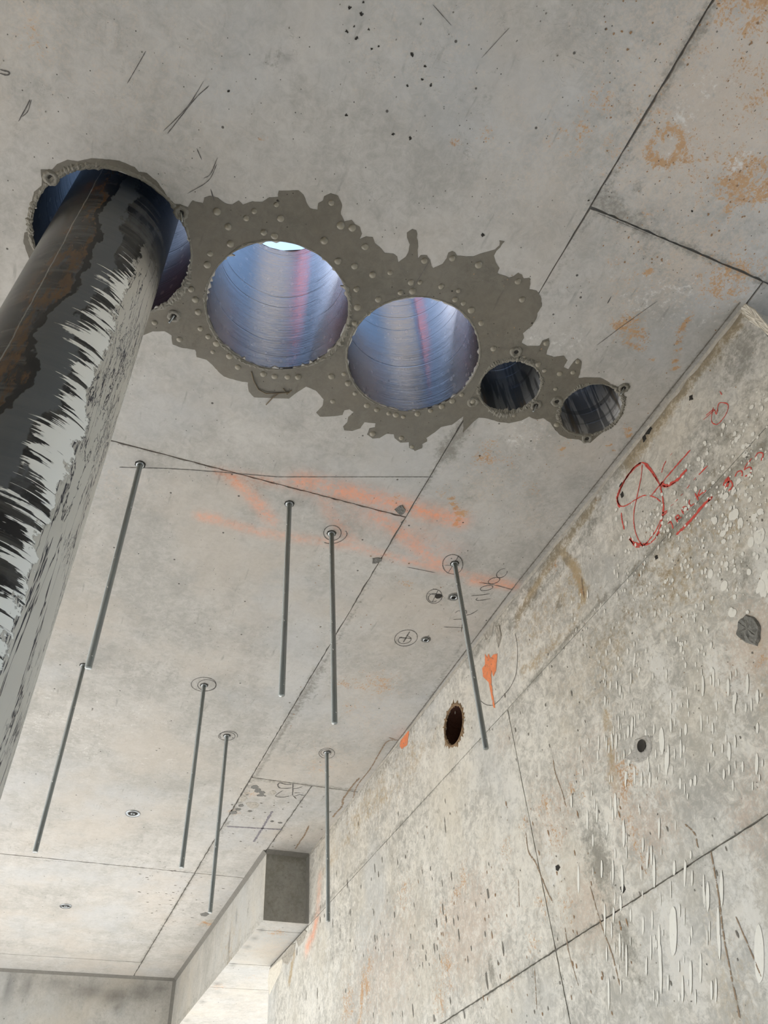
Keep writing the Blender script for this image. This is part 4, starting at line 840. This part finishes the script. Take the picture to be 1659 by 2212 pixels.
marks('pencil_figures', [(zz((830, 190), (760, 190), (690, 170), (665, 200), (700, 235), (820, 235)), .005), (zz((845, 180), (840, 320)), .005), (zz((725, 262), (665, 300), (640, 330), (720, 342), (800, 328)), .004), (zz((850, 325), (885, 360)), .005), (zz((870, 330), (920, 312), (980, 320)), .004), (zz((850, 240), (900, 235), (960, 215)), .004), (zz((860, 290), (930, 290)), .004)], 'C', 'pencil', parent=ceiling)
marks('rust_run', [(zz((1640, 110), (1560, 200), (1480, 310), (1440, 380), (1430, 450), (1350, 540), (1320, 580)), .010), (zz((1035, 680), (990, 780), (930, 870), (870, 960)), .009), ([(862, 1598), (840, 1600), (828, 1612), (800, 1660), (770, 1700), (760, 1740)], .006), ([(840, 1593), (853, 1597)], .006)], 'C', 'rustline', parent=ceiling)
marks('scratch', [([(440, 175), (405, 230), (353, 283)], .0014), ([(452, 185), (420, 215), (362, 288)], .0016), ([(470, 340), (455, 375), (440, 385)], .0014), ([(468, 355), (450, 390), (405, 418)], .0014), ([(425, 320), (436, 345)], .0018), ([(455, 408), (463, 434)], .0022), ([(65, 215), (55, 235), (40, 262)], .002), ([(68, 215), (60, 240), (48, 252)], .0014),
                  ([(0, 150), (20, 156), (15, 162), (0, 158)], .0025), ([(1040, 125), (1100, 60)], .001), ([(935, 10), (975, 55)], .0012), ([(315, 110), (275, 180)], .0012), ([(1290, 460), (1400, 505)], .001), ([(930, 560), (905, 600), (880, 640)], .0012), ([(1420, 650), (1350, 700), (1290, 745)], .0014), ([(1320, 640), (1312, 655)], .003)], 'C', 'pencil', parent=ceiling)

# bent tie wire hanging below the first large hole
cu = bpy.data.curves.new('tie_wire', 'CURVE'); cu.dimensions = '3D'; cu.bevel_depth = .0016; cu.bevel_resolution = 2
for pts in ([(543, 802), (548, 820), (558, 840), (575, 848), (603, 848), (625, 846)], [(603, 848), (590, 856), (575, 873)], [(612, 838), (620, 850), (630, 842)]):
    sp = cu.splines.new('POLY'); sp.points.add(len(pts) - 1)
    for i, p in enumerate(pts): X_, Y_ = ce(*p); sp.points[i].co = (X_, Y_, H - .003 - .002 * (i % 2), 1)
wo = bpy.data.objects.new('tie_wire_curve', cu); C.objects.link(wo); dg = bpy.context.evaluated_depsgraph_get()
me = bpy.data.meshes.new_from_object(wo.evaluated_get(dg)); bpy.data.objects.remove(wo); o = bpy.data.objects.new('tie_wire', me); C.objects.link(o); me.materials.append(flat('rusty_wire', (.14, .11, .07), .5)); tag(o, 'bent tie wire in the wet patch under the largest open hole', 'wire')

# guessed red post and grey upstand added on the slab for the bore reflections
o = box('guessed_red_post', (-1.55, -.12, H + THK), (-.66, .02, H + THK + 3.0), 'red'); tag(o, 'guessed red post above the slab, added for the red stripe mirrored in the open holes', 'post')
o = box('guessed_upstand', (-.62, -.45, H + THK), (.85, -.25, H + THK + 3.4), 'upstand'); tag(o, 'guessed grey upstand above the slab, added for the grey band mirrored in the open holes', 'upstand')
